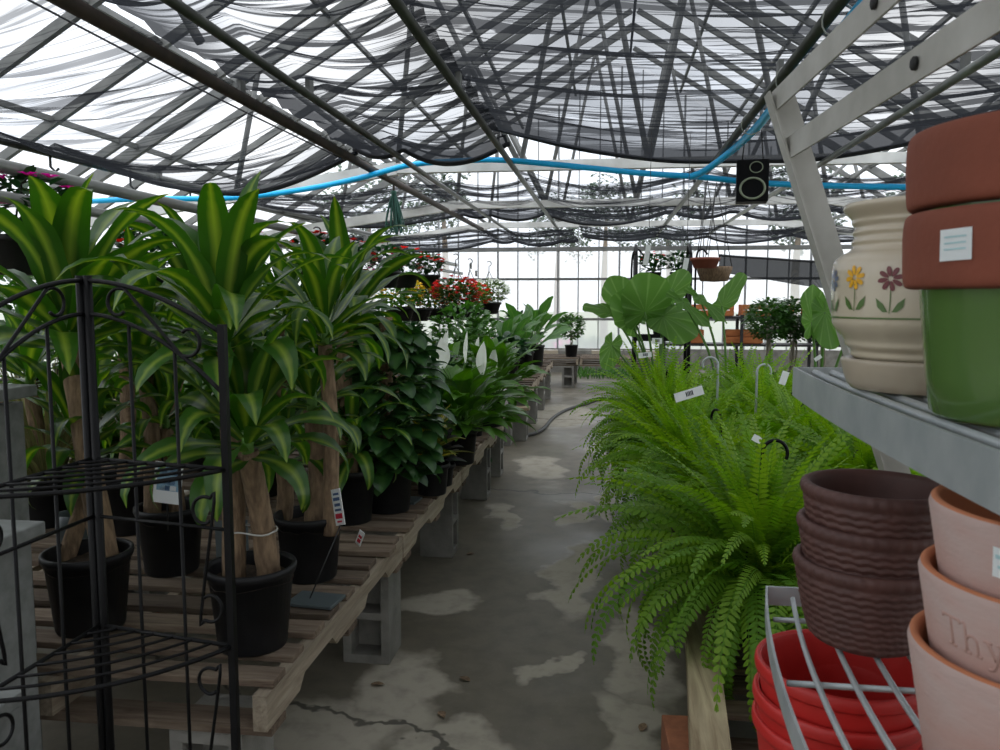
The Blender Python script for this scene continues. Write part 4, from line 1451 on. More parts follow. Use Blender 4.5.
def planter_box(x, z, w, h, label):
    t = thing('planter_box', label, 'planter', (x, 11.6, z))
    for s_ in (-1, 1):
        for k in range(2):
            MB().box((0, s_ * .13, h * (.27 + .48 * k)), (w, .018, h * .42), None).build('side_board', M['orange_wood'], t, smooth=False, bevel=.003)
        MB().box((s_ * (w / 2 - .012), 0, h * .5), (.022, .24, h * .92)).build('end_board', M['orange_wood'], t, smooth=False, bevel=.003)
    MB().box((0, 0, .012), (w - .04, .24, .02)).build('bottom_board', M['orange_wood'], t, smooth=False)


planter_box(1.45, 1.215, .6, .17, 'orange wooden planter box on the upper display shelf at its aisle end')
planter_box(2.2, 1.215, .7, .17, 'orange wooden planter box in the middle of the upper display shelf')
planter_box(3.1, 1.215, .8, .15, 'orange wooden planter box at the inner end of the upper display shelf')
planter_box(1.9, .835, .5, .2, 'orange wooden planter box on the lower display shelf behind the elephant ear')
planter_box(1.15, .835, .4, .2, 'orange wooden planter box on the lower display shelf at its aisle end')


# black plant rack with baskets, beyond the ferns
def black_rack():
    x0, y0 = .62, 9.4
    t = thing('plant_rack', 'black metal rack with arched top beyond the ferns, dark baskets on it', 'rack', (x0, y0, 0))
    for x in (-.3, .3):
        for y in (-.2, .2):
            MB().tube([(x, y, 0), (x, y, 1.95)], .02, 8).build('post', M['black_metal'], t)
        MB().tube([(x, -.2 + .4 * q / 8, 1.95 + .12 * math.sin(PI * q / 8)) for q in range(9)], .018, 8).build('arch', M['black_metal'], t)
    for z in (.35, 1.0, 1.62):
        MB().box((0, 0, z), (.64, .44, .03)).build('rack_shelf', M['black_metal'], t, smooth=False)
        MB().box((0, -.22, z + .04), (.64, .012, .05)).build('shelf_lip', M['black_metal'], t, smooth=False)
    for x in (.38, -.34):
        MB().tube(bez([(x, 0, 1.2), (x, 0, 1.9), (x + .06, -.02, 2.02), (x + .12, -.04, 1.96)], 6), .012, 6).build('hook_arm', M['black_metal'], t)
    return Vector((x0, y0, 0))


bp = black_rack()
shrub('dark trailing plant with pink flowers on the top shelf of the black rack', bp + Vector((-.1, 0, 1.635)), .16, .24, 150, 'dark_leaf', .09, .13, leaf=(.07, .02), blossoms='coral_petal', nb=18, name='flowering_plant')
shrub('dark leafy plant on the top shelf of the black rack beside the pink one', bp + Vector((.17, 0, 1.635)), .13, .26, 140, 'dark_leaf', .08, .13, leaf=(.07, .02))
shrub('leafy plant on the middle shelf of the black rack', bp + Vector((0, 0, 1.015)), .22, .3, 180, 'shrub_leaf', .1, .15, leaf=(.09, .025))

# hanging pan with red rim and olive basket near it
c = P(705, 268, y=9.0)
t = thing('hanging_basket', 'red clay pan hanging above an olive basket beyond the ferns', 'hanging basket', c)
MB().lathe([(0, 0), (.12, 0), (.15, .08), (.16, .08), (.16, .11), (.14, .11)], 24).build('pan', M['terracotta'], t)
for k in range(3):
    a = k * 2.09
    MB().tube([(.15 * math.cos(a), .15 * math.sin(a), .1), (0, 0, 2.75 - c.z)], .005, 5).build('hanger_wire', M['wire'], t)
c = P(714, 282, y=9.3)
t = thing('hanging_basket', 'olive brown moss basket hanging just below the red pan', 'hanging basket', c)
MB().lathe([(0, 0), (.15, .01), (.19, .12), (.2, .17), (.18, .17)], 24).build('pan', M['bark'], t)
for k in range(3):
    a = k * 2.09
    MB().tube([(.19 * math.cos(a), .19 * math.sin(a), .17), (0, 0, 2.75 - c.z)], .005, 5).build('hanger_wire', M['wire'], t)

# long white price tags hanging from strings
for (px, py, y, lab) in ((647, 255, 6.6, 'long white tag hanging over the black rack'), (685, 268, 6.8, 'long white tag hanging near the red pan')):
    c = P(px, py, y=y)
    t = thing('hanging_tag', lab, 'tag', c)
    MB().box((0, 0, 0), (.042, .004, .165), ROT(.16, 'Y') @ ROT(.3, 'Z')).build('tag_card', M['tag_white'], t, smooth=False)
    MB().tube([(.013, 0, .08), (.02, 0, 2.8 - c.z)], .0025, 5).build('string', M['wire'], t)


# ---------------------------------------------------------------- elephant ears
def heart(b, origin, fwd, nrm, L, W, cup=.15, wave=.03, nA=36, nR=5):
    """heart-shaped blade, petiole joined a third of the way in"""
    fwd = Vector(fwd).normalized()
    nrm = Vector(nrm)
    nrm = (nrm - fwd * nrm.dot(fwd)).normalized()
    sd = fwd.cross(nrm)
    o = len(b.v)
    b.v.append(Vector(origin))
    for r in range(1, nR + 1):
        q = r / nR
        for k in range(nA):
            a = 2 * PI * k / nA      # 0 = tip
            ca = math.cos(a)
            rad = (.62 + .38 * ca) if ca > -.2 else .5 + .1 * math.cos(2 * a)
            notch = max(0, 1 - abs(a - PI) / .42)
            rad = (.5 + .5 * max(0, ca) ** 1.6) * (1 - .78 * notch) * (1 + .12 * max(0, -ca))
            wid = W / L * 1.0
            x = L * .72 * rad * q * ca
            y = W * .62 * rad * q * math.sin(a) * 1.15
            z = cup * L * (q * q) * (.3 - abs(math.sin(a)) * .5 - .9 * max(0, ca) ** 3) + wave * 1.7 * L * q * q * math.sin(7 * a)
            b.v.append(Vector(origin) + fwd * x + sd * y + nrm * z)
    for k in range(nA):
        k2 = (k + 1) % nA
        u0, u1 = k / nA, (k + 1) / nA
        b.face([o, o + 1 + k, o + 1 + k2], [(.5, u0), (.5, u0), (.5, u1)])
        for r in range(1, nR):
            i0 = o + 1 + (r - 1) * nA
            i1 = o + 1 + r * nA
            b.face([i0 + k, i1 + k, i1 + k2, i0 + k2], [(.5, u0), (.5, u0), (.5, u1), (.5, u1)])


def ear_mat():
    t = NT('elephant_ear_leaf')
    uv = t.n('ShaderNodeUVMap')
    sp = t.n('ShaderNodeSeparateXYZ', i0=uv)
    s_ = t.math('ABSOLUTE', t.math('SINE', t.math('MULTIPLY', sp.outputs[1], PI * 14)))
    base = t.mix(t.rng(s_, 0.0, 0.35, 1, 0), (0.11, 0.25, 0.04), (0.2, 0.36, 0.09))
    b = t.n('ShaderNodeBsdfPrincipled')
    t.set(b.inputs['Base Color'], base)
    b.inputs['Roughness'].default_value = .42
    tr = t.n('ShaderNodeBsdfTranslucent')
    hs = t.n('ShaderNodeHueSaturation')
    hs.inputs['Value'].default_value = 1.7
    t.set(hs.inputs['Color'], base)
    t.set(tr.inputs[0], hs.outputs[0])
    mx = t.n('ShaderNodeMixShader')
    mx.inputs[0].default_value = .42
    t.set(mx.inputs[1], b.outputs[0])
    t.set(mx.inputs[2], tr.outputs[0])
    t.set(b.inputs['Normal'], t.bump(s_, .4, .01))
    return t.done(mx)


M['ear'] = ear_mat()


def ear_plant(label, base, leaves, rt=.13, h=.25):
    t = thing('elephant_ear', label, 'potted plant', base)
    potted(t, rt, rt * .8, h, n=28)
    B = Vector(base)
    for (pt, fwd, nrm, L, W) in leaves:
        p = Vector(pt) - B
        st = MB().tube(bez([(0, 0, h * .8), (p.x * .35, p.y * .35, h + (p.z - h) * .6), p], 6), [.014 - .0006 * i for i in range(13)], 8).build('stem', M['stem_green'], t)
        b = MB()
        heart(b, p, fwd, nrm, L, W)
        b.build('leaf', M['ear'], st)
    return t


ye = 6.7
be = Vector((.42, ye, .0))
ear_plant('big elephant ear with broad upright leaves at the far end of the ferns', be,
          [(P(645, 312, y=ye - .1), (.1, -.5, 1), (.2, -1, -.2), .46, .5), (P(625, 308, y=ye), (-.5, -.1, .9), (-.6, -.9, .2), .4, .36), (P(634, 318, y=ye), (-.2, -.3, .3), (0, -1, .5), .42, .4),
           (P(663, 316, y=ye - .05), (.8, -.2, -.4), (.2, -.9, .6), .44, .42), (P(612, 312, y=ye), (-1, -.1, .3), (-.1, -.6, .8), .34, .2), (P(668, 296, y=ye), (.6, 0, .7), (.5, -.8, .3), .36, .26), (P(612, 345, y=ye), (-.3, 0, -1), (-.4, -1, 0), .3, .22)])
be = Vector((.95, 6.4, .0))
ear_plant('elephant ear with narrow drooping leaves behind the ferns', be,
          [(P(683, 302, y=6.4), (.75, -.2, -.55), (.1, -.5, .9), .42, .17), (P(700, 298, y=6.45), (.65, -.2, -.5), (.0, -.4, .9), .4, .15), (P(722, 306, y=6.5), (.6, .1, .8), (.5, -.8, .2), .44, .2)])
be = Vector((1.42, 5.55, .0))
ear_plant('elephant ear with two light green leaves behind the cream flowered pot', be,
          [(P(812, 322, y=5.5), (-.1, -.1, .9), (-.8, -.7, .2), .34, .22), (P(825, 312, y=5.4), (.1, -.3, -.9), (-.35, -1, .1), .34, .22), (P(852, 325, y=5.5), (.7, 0, .3), (0, -1, .4), .3, .24)])


# ---------------------------------------------------------------- ferns
def fern_fronds(n, L, pairs=30):
    b = MB()
    for i in range(n):
        q = (i + .5) / n
        az = i * 2.39996 + rnd(-.25, .25)
        el = 1.5 - 1.4 * q ** .9 + rnd(-.16, .16)
        l = L * (.7 + .4 * math.sin(PI * (.2 + .65 * q))) * rnd(.75, 1.15)
        droop = .35 + 2.35 * q + rnd(-.3, .6)
        bend = rnd(-.5, .5)
        roll = rnd(-.75, .75)
        pos = Vector((.04 * math.cos(az) * q, .04 * math.sin(az) * q, 0))
        step = l / pairs
        wmax = rnd(.04, .056)
        tone = .5 + .45 * min(1, max(0, rnd(.1, 1.1) - .35 * q))
        for k in range(pairs):
            s = k / pairs
            e = el - droop * s ** 1.5
            a2 = az + bend * s
            t = Vector((math.cos(e) * math.cos(a2), math.cos(e) * math.sin(a2), math.sin(e)))
            sd = Matrix.Rotation(roll, 3, t) @ Vector((-math.sin(a2), math.cos(a2), 0))
            nm = t.cross(sd)
            if s > .06:
                w = wmax * min(1, (s - .02) * 5) ** .6 * max(.1, (1 - s) ** .62) * 1.15 * rnd(.9, 1.1)
                for g in (1, -1):
                    d = (sd * g + t * .28 + nm * (-.12 + rnd(-.14, .14))).normalized()
                    o = len(b.v)
                    hw = step * .42
                    c_ = t * (hw * .5)
                    dn = nm * (w * .12)
                    b.v += [pos - t * hw * .4, pos + d * w * .28 - t * hw, pos + d * w * .74 - t * hw * .45 - dn * .5, pos + d * w + t * hw * .5 - dn, pos + d * w * .72 + t * hw * .95 - dn * .5, pos + d * w * .26 + t * hw * .9]
                    k_ = [o, o + 1, o + 2, o + 3, o + 4, o + 5]
                    b.face(k_ if g > 0 else k_[::-1], [(tone, s)] * 6)
            np_ = pos + t * step
            # midrib
            o = len(b.v)
            rw = .0022 * (1 - .6 * s)
            b.v += [pos + sd * rw, pos - sd * rw, np_ - sd * rw, np_ + sd * rw]
            b.face([o, o + 1, o + 2, o + 3], [(.5, s)] * 4)
            pos = np_
    return b


def fern_plant(label, nf, L, hook_az=0.0, hooked=True):
    t = thing('boston_fern', label, 'fern', (0, 0, 0))
    h, rt = .19, .14
    MB().lathe([(0, 0), (rt * .65, 0), (rt * .7, .01), (rt * .95, h - .03), (rt * 1.03, h - .03), (rt * 1.03, h), (rt * .95, h), (rt * .93, h - .03)], 28).build('basket', M['black_pot'], t)
    MB().disc((0, 0, h - .03), rt * .93, 20, bump=.006).build('soil', M['soil'], t)
    o = fern_fronds(nf, L).build('fronds', M['fern_frond'], t)
    o.location = (0, 0, h - .03)
    if hooked:
        hanger(t, h, rt)
    return t


def hanger(t, h, rt, top=.6, az=0.0):
    for k in range(3):
        a = k * 2.09 + az
        MB().tube([(rt * math.cos(a), rt * math.sin(a), h), (rt * .35 * math.cos(a), rt * .35 * math.sin(a), h + .25), (0, 0, top - .08)], .0035, 5).build('hanger_wire', M['wire'], t)
    ca, sa = math.cos(az), math.sin(az)
    hk = [(0, 0, top - .09), (0, 0, top - .03)]
    for q in range(0, 13):
        a = PI * (1.15 * q / 12)
        hk.append(((.037 - .037 * math.cos(a)) * ca, (.037 - .037 * math.cos(a)) * sa, top - .02 + .04 * math.sin(a)))
    MB().tube(bez(hk, 3), .0055, 8).build('hook', M['black_metal'], t)


fa = fern_plant('', 250, .58)
fb = fern_plant('', 175, .55, hooked=False)
fc = fern_plant('', 175, .56, hooked=True)
FERNS = [
    (fa, .52, 2.72, 0.0, 1.08, 'largest fern at the near end of the bench, fronds spilling over the aisle'),
    (fb, 1.25, 2.95, 1.0, 1.0, 'fern beside the largest one, behind the brown woven pots'),
    (fc, .5, 3.55, 2.0, 1.05, 'fern second along the aisle edge, behind the largest one'),
    (fa, 1.12, 3.6, 3.3, 1.0, 'fern second in the middle row of the bench'),
    (fb, .42, 4.25, 4.2, 1.05, 'fern third along the aisle edge of the bench'),
    (fc, 1.02, 4.3, 5.2, 1.05, 'fern third in the middle row of the bench'),
    (fa, .38, 4.95, 1.7, 1.0, 'fern fourth along the aisle edge of the bench'),
    (fb, .98, 5.05, 2.6, 1.08, 'fern fourth in the middle row of the bench'),
    (fb, .36, 5.65, .6, 1.05, 'fern at the far end of the aisle edge below the elephant ear'),
    (fc, .95, 5.75, 3.9, 1.0, 'fern at the far end of the middle row'),
    (fb, 1.8, 3.3, 2.2, .98, 'fern in the inner row behind the galvanized shelf corner'),
    (fa, 1.7, 4.05, 1.2, .92, 'fern second in the inner row of the bench'),
    (fc, 1.62, 4.8, .2, .88, 'fern third in the inner row below the topiary trees'),
    (fb, 1.55, 5.5, 5.0, .82, 'fern at the far end of the inner row'),
]
used = set()
PZ = .33
for (p, x, y, rz, s_, lab) in FERNS:
    z = PZ if y < 3 or x > 1.4 else PZ + .1 * (y - 3) / 2.6
    if id(p) not in used:
        used.add(id(p))
        p.location = (x, y, PZ)
        p.rotation_euler = (0, 0, rz)
        p.scale = (s_,) * 3
        p['label'] = lab
        p['group'] = 'boston ferns on the low bench'
    else:
        dup(p, (x, y, z), rz, lab, 'boston ferns on the low bench', s_)

# white tags on the fern hooks
bpy.context.view_layer.update()


def fern_tag(px, py, y, w, h, tilt, label, stripes=True):
    c = P(px, py, y=y)
    t = thing('price_tag', label, 'tag', c)
    R_ = ROT(.1, 'Z') @ ROT(tilt, 'Y')
    MB().box((0, 0, 0), (w, .002, h), R_).build('tag_card', M['tag_white'], t, smooth=False)
    if stripes:
        for k in range(5):
            MB().box(R_ @ Vector((-.01 + k * .006, -.0016, .002)), (.003 if k % 2 else .0045, .001, h * .5), R_).build('printed_bar', M['tag_ink'], t, smooth=False)
    return t


fern_tag(689, 394, 3.2, .115, .036, -.3, 'white barcode tag lying on the fronds of the second fern by the aisle')
fern_tag(757, 439, 2.6, .03, .022, .5, 'small white tag on the black hook of the largest fern', False)
fern_tag(784, 378, 3.6, .03, .06, .3, 'white tag beside the corner of the galvanized shelf', False)
fern_tag(645, 355, 4.9, .08, .032, -.1, 'white tag among the far ferns below the elephant ear')
fern_tag(657, 341, 5.6, .07, .04, 0, 'small white tag at the foot of the elephant ear')
fern_tag(818, 358, 5.4, .05, .025, -.6, 'white tag on the ground pots below the two-leaved elephant ear', False)


# loose hooks showing over the fronds
def loose_hook(px, py, y, az, label, mat='black_metal', r=.04):
    c = P(px, py, y=y)
    t = thing('plant_hook', label, 'hook', c)
    pts = [(0, 0, -.32), (0, 0, -.02)]
    for q in range(0, 13):
        a = PI * (1.15 * q / 12)
        pts.append(((r - r * math.cos(a)) * math.cos(az), (r - r * math.cos(a)) * math.sin(az), r * math.sin(a)))
    MB().tube(bez(pts, 3), .0065, 8).build('hook_rod', M[mat], t)


loose_hook(718, 365, 4.4, 2.9, 'pale grey hook among the far ferns', 'galv')
loose_hook(757, 372, 4.4, .3, 'pale grey hook beside the corner of the galvanized shelf', 'galv')

# ================================================================== RIGHT RACK


def arc_edge(p0, p1, bulge, n=24):
    """bowed front edge between two points (x, y), bulging toward the aisle"""
    out = []
    for i in range(n + 1):
        q = i / n
        x = p0[0] + (p1[0] - p0[0]) * q
        y = p0[1] + (p1[1] - p0[1]) * q
        out.append((x - bulge * 4 * q * (1 - q), y))
    return out


rack = thing('plant_stand', 'galvanized three-shelf display rack with bowed fronts holding the pots', 'rack', (.9, .9, 0))
RO = Vector((.9, .9, 0))


def shelf(z, p0, p1, bulge, xb, band, nbars, bar_r, sq=False):
    """band p0 (far corner) to p1 (near corner), xb: straight back edge"""
    e = arc_edge(p0, p1, bulge)
    b = MB()
    th = .004
    o = 0
    # outer and inner skins of the band
    path = [(xb, p0[1])] + e + [(xb, p1[1])]
    for (x, y) in path:
        b.v += [Vector((x, y, z - band)) - RO, Vector((x, y, z)) - RO, Vector((x + th, y, z)) - RO, Vector((x + th, y, z - band)) - RO]
    m = len(path)
    for i in range(m - 1):
        k = i * 4
        for a in range(4):
            a2 = (a + 1) % 4
            b.face([k + a, k + a2, k + 4 + a2, k + 4 + a])
    # back end faces thickness along y
    s_ = b.build('shelf', M['galv'], rack, smooth=True, angle=.5)
    MB().box(Vector((xb, (p0[1] + p1[1]) / 2, z - band / 2)) - RO, (.006, p0[1] - p1[1], band)).build('back_band', M['galv'], s_, smooth=False)
    for yy in (p0[1] - .002, p1[1] + .002):
        MB().box(Vector(((p0[0] + xb) / 2, yy, z - band / 2)) - RO, (xb - p0[0], .005, band)).build('end_band', M['galv'], s_, smooth=False)
    # long bars, bowed like the edge
    for i in range(nbars):
        q = (i + 1) / (nbars + .6)
        f = 1 - q
        pts = [Vector((x * f + (xb) * q, y, z - bar_r * .9)) - RO for (x, y) in e[1:-1]]
        MB().tube(pts, bar_r, 6).build('wire_bar', M['galv'], s_)
    for k in range(5):
        y = p0[1] + (p1[1] - p0[1]) * (k + .55) / 5.2
        xx = p0[0] + (p1[0] - p0[0]) * (k + .55) / 5.2 - bulge * 4 * ((k + .55) / 5.2) * (1 - (k + .55) / 5.2)
        MB().tube([Vector((xx + .012, y, z - bar_r * 2.8)) - RO, Vector((xb, y, z - bar_r * 2.8)) - RO], bar_r, 6).build('cross_bar', M['galv'], s_)
    return s_


SU, SL, SB = 1.33, .95, .56
shelf(SU, (.378, 1.69), (.385, .3), .027, .82, .058, 13, .007)
shelf(SL, (.292, 1.46), (.3, .28), .062, .82, .034, 11, .0045)
shelf(SB, (.25, 1.5), (.27, .28), .07, .85, .034, 12, .0045)


def angle_iron(a, c, w, face, other, name, parent, m='rail'):
    """L section: one flat face along `face`, one flange along `other`"""
    a, c = Vector(a), Vector(c)
    d = (c - a).normalized()
    face = Vector(face)
    face = (face - d * face.dot(d)).normalized()
    other = Vector(other)
    other = (other - d * other.dot(d))
    other = (other - face * other.dot(face)).normalized()
    b = MB()
    th = .004
    sec = [(0, 0), (w, 0), (w, th), (th, th), (th, w * .8), (0, w * .8)]
    for p in (a, c):
        for (u, v) in sec:
            b.v.append(p + face * u + other * v - RO)
    for i in range(6):
        b.face([i, (i + 1) % 6, 6 + (i + 1) % 6, 6 + i])
    b.face([5, 4, 3, 2, 1, 0])
    b.face([6, 7, 8, 9, 10, 11])
    return b.build(name, M[m], parent, smooth=False)


# leaning far post, from beside the dark pipe down behind the shelf
T0, T1 = P(764, 97, y=1.74), P(874, 455, y=1.74)
dd = (T1 - T0)
foot = T0 + dd * (T0.z / -dd.z)
angle_iron(T0, foot, .058, (1, 0, 0), (0, -1, 0), 'post', rack)
# near post, out of sight behind the camera side
n0, n1 = T0.copy(), foot.copy()
n0.y = n1.y = .22
n0.x += .1
n1.x += .1
angle_iron(n0, n1, .058, (1, 0, 0), (0, 1, 0), 'post', rack)
# two level rails from the far post toward the camera
for (p0, p1, bolts) in ((P(772, 92, y=1.735), (.40, .22), ((872, 3),)), (P(785, 139, y=1.735), (.445, .22), ((897, 64),))):
    q1 = Vector((p1[0], p1[1], p0.z))
    r_ = angle_iron(p0, q1, .045, (0, 0, -1), (1, 0, 0), 'rail', rack)
    for (bx, by) in bolts:
        y = 1.1
        for _ in range(30):
            c = P(bx, by, y=y)
            f_ = p0.z - .022 - c.z
            y += f_ * 2.0 * (1 if True else 0) * .3
        xx = p0.x + (q1.x - p0.x) * (y - p0.y) / (q1.y - p0.y)
        c = Vector((xx, y, p0.z - .022))
        MB().lathe([(0, 0), (.009, 0), (.009, .004), (.006, .006), (0, .006)], 12).build('bolt_hole', M['dark_inside'], r_)
        o = r_.children[-1]
        o.location = c - RO - Vector((.001, 0, 0))
        o.rotation_euler = (0, -PI / 2, 0)
# rear uprights behind the pots
for y in (1.66, .3):
    MB().box(Vector((.83, y, 1.0)) - RO, (.03, .03, 2.0)).build('upright', M['rail'], rack, smooth=False)


def wrap_patch(b, rf, th0, z0, w, h, tilt=0.0, off=.0012, nx=6, nz=4, mi=0):
    """flat label or paint bent onto a round pot; rf(z) = radius there"""
    o = len(b.v)
    for j in range(nz + 1):
        for i in range(nx + 1):
            u, v = (i / nx - .5) * w, (j / nz - .5) * h
            u2, v2 = u * math.cos(tilt) - v * math.sin(tilt), u * math.sin(tilt) + v * math.cos(tilt)
            z = z0 + v2
            r = rf(z) + off
            a = th0 + u2 / r
            b.v.append(Vector((r * math.cos(a), r * math.sin(a), z)))
    for j in range(nz):
        for i in range(nx):
            k = o + j * (nx + 1) + i
            b.face([k, k + 1, k + nx + 2, k + nx + 1], mi=mi)


def wrap_poly(b, rf, th0, z0, pts, off=.0012, mi=0):
    """fan of points (u, v) bent onto a round pot"""
    o = len(b.v)
    cu = sum(p[0] for p in pts) / len(pts)
    cv = sum(p[1] for p in pts) / len(pts)
    for (u, v) in [(cu, cv)] + list(pts):
        z = z0 + v
        r = rf(z) + off
        a = th0 + u / r
        b.v.append(Vector((r * math.cos(a), r * math.sin(a), z)))
    n = len(pts)
    for i in range(n):
        b.face([o, o + 1 + i, o + 1 + (i + 1) % n], mi=mi)


def prof_r(pr):
    def f(z):
        for i in range(len(pr) - 1):
            (r0, z0), (r1, z1) = pr[i], pr[i + 1]
            if min(z0, z1) <= z <= max(z0, z1) and abs(z1 - z0) > 1e-6:
                return r0 + (r1 - r0) * (z - z0) / (z1 - z0)
        return pr[0][0]
    return f


def smooth_prof(pts, n=5):
    return [(p.x, p.z) for p in bez([(r, 0, z) for r, z in pts], n)]


def facing(c):
    """turn of a pot position toward where the picture was taken"""
    return math.atan2(-c[1], -c[0])


# ---- green glazed pots with terracotta rims, one in the other
gc = (.5, .985)


def green_pot(z, label, stick):
    t = thing('glazed_pot', label, 'flower pot', (gc[0], gc[1], z))
    t.scale = (1, 1, .93)
    body = [(0, 0), (.112, 0), (.118, .006), (.124, .05), (.131, .12), (.135, .162)]
    MB().lathe(body, 64).build('body', M['green_glaze'], t)
    rim = smooth_prof([(.135, .16), (.146, .161), (.152, .167), (.154, .19), (.155, .23), (.153, .249), (.148, .254), (.141, .25), (.136, .22), (.12, .12)], 4)
    r_ = MB().lathe(rim, 64).build('rim', M['terracotta'], t)
    if stick:
        b = MB()
        a = facing(gc)
        rf = lambda z_: .1545
        wrap_patch(b, rf, a + stick[0], stick[1], .038, .036, .03)
        s_ = b.build('price_sticker', M['sticker'], t)
        b = MB()
        for k in range(3):
            wrap_patch(b, rf, a + stick[0], stick[1] + .009 - k * .007, .026, .002, .03, off=.0018, nz=1)
        b.build('printed_line', M['sticker_blue'], s_)
    return t


green_pot(SU + .001, 'green glazed pot with a terracotta rim and white sticker on the upper shelf', (-.6, .21))
green_pot(SU + .092, 'terracotta rimmed pot nested in the green glazed pot, topmost', None)

# ---- cream pot with painted flowers and its saucer
cc = (.476, 1.29)
sc_t = thing('pot_saucer', 'cream glazed saucer under the flowered pot', 'saucer', (cc[0], cc[1], SU + .001))
MB().lathe(smooth_prof([(0, 0), (.085, 0), (.1, .004), (.108, .02), (.113, .042), (.111, .047), (.106, .046), (.102, .03), (.095, .014), (.05, .012), (0, .012)], 4), 64).build('dish', M['cream_saucer'], sc_t)
ct = thing('flower_pot', 'cream glazed pot with ribbed neck and painted yellow and maroon flowers', 'flower pot', (cc[0], cc[1], SU + .015))
cp = smooth_prof([(0, 0), (.074, 0), (.08, .006), (.082, .016), (.088, .022), (.089, .03), (.096, .037), (.097, .045), (.105, .053), (.107, .062), (.118, .075), (.124, .085), (.125, .094), (.126, .1), (.1275, .15), (.127, .17), (.124, .182), (.116, .19), (.105, .196), (.1, .203), (.102, .21), (.098, .217), (.101, .224), (.098, .231), (.102, .238), (.103, .245), (.112, .255), (.115, .262), (.112, .267), (.105, .264), (.097, .25), (.093, .2)], 4)
MB().lathe(cp, 72).build('body', M['cream_glaze'], ct)
ct.scale = (1.03, 1.03, 1.0)
crf = prof_r(cp[cp.index(min(cp, key=lambda p: abs(p[1] - .09))):cp.index(min(cp, key=lambda p: abs(p[1] - .19)))])
ca = facing(cc)


def painted(th, z0, mat, name):
    b = MB()
    for k in range(8):
        a = k * PI / 4 + .2
        pts = []
        for q in range(10):
            s_ = q / 10 * 2 * PI
            u, v = .0085 + .0075 * math.cos(s_) + .002, .0034 * math.sin(s_) * (1 + .3 * math.cos(s_))
            pts.append((u * math.cos(a) - v * math.sin(a), u * math.sin(a) + v * math.cos(a)))
        wrap_poly(b, crf, th, z0, pts, mi=0)
    st = [(0, -.006), (.0012, -.006), (.001, -.03), (.0, -.045), (-.0012, -.045), (-.0003, -.03)]
    wrap_poly(b, crf, th, z0 - .004, st, mi=1)
    for s_ in (-1, 1):
        pts = [(0, -.044), (s_ * .007, -.032), (s_ * .017, -.024), (s_ * .0145, -.037), (s_ * .007, -.044)]
        wrap_poly(b, crf, th + s_ * .02, z0 - .003, pts, mi=1)
    b.build(name, [M[mat], M['paint_green']], ct, smooth=False)


painted(ca - .76, .155, 'paint_yellow', 'painted_flower')
painted(ca - .33, .152, 'paint_maroon', 'painted_flower')
painted(ca - 1.2, .152, 'paint_blue', 'painted_flower')
b = MB()
for i in range(72):
    wrap_patch(b, prof_r([(.1255, .09), (.1262, .11)]), i * 2 * PI / 72, .096, .0112, .0022, nx=1, nz=1, off=.0006)
b.build('painted_band', M['paint_green'], ct)


# ---- brown woven pots
def woven_pot():
    t = thing('woven_pot', '', 'flower pot', (0, 0, 0))
    h, rt, rb = .128, .1, .076
    rows = 9
    prf = [(0, 0), (rb * .9, 0), (rb, .004)]
    n = 160
    per = 6
    tagz = []
    for r in range(rows * per + 1):
        q = r / (rows * per)
        z = .006 + q * (h - .03)
        prf.append((rb + (rt - rb) * (q ** .7), z))
        tagz.append(r)
    k0 = 3

    def fn(i, a, z):
        if i < k0 or i >= k0 + rows * per + 1:
            if i in (k0 + rows * per + 2, k0 + rows * per + 3, k0 + rows * per + 4):
                return .0012 * math.sin(a * 40 + i * .8)
            return 0
        r = i - k0
        row = r // per
        ph = (r % per) / per
        wv = z + .0016 * math.sin(a * 26 + 1.2 * row)
        q_ = (wv - .006) / (h - .03) * rows
        return .0034 * abs(math.sin(PI * q_)) ** .8 + .0006 * math.sin(a * 52 + row * 2.1)
    prf += [(rt + .0, h - .022), (rt + .004, h - .018), (rt + .007, h - .01), (rt + .005, h - .002), (rt, h), (rt - .006, h - .001), (rt - .009, h - .01), (rt - .01, h - .03), (rb - .006, .012), (0, .01)]
    MB().lathe(prf, n, fn=fn).build('pot_wall', M['brown_weave'], t)
    return t


wp = woven_pot()
wc = P(862, 640, z=SL)
WP = [(0, 0, 0, 1.0, 'brown woven plastic pot at the bottom of the stack of three'), (.006, .004, .057, 1.01, 'brown woven plastic pot in the middle of the stack of three'), (.01, .0, .112, 1.02, 'brown woven plastic pot at the top of the stack of three, open rim')]
WB_ = (.397, 1.245)
for i, (dx, dy, dz, s_, lab) in enumerate(WP):
    if i == 0:
        wp.scale = (s_,) * 3
        wp.location = (WB_[0], WB_[1], SL + .001)
        wp['label'] = lab
    else:
        dup(wp, (WB_[0] + dx, WB_[1] + dy, SL + .001 + dz), i * .4, lab, None, s_)

# ---- pink clay herb pots
pc = (.457, .85)


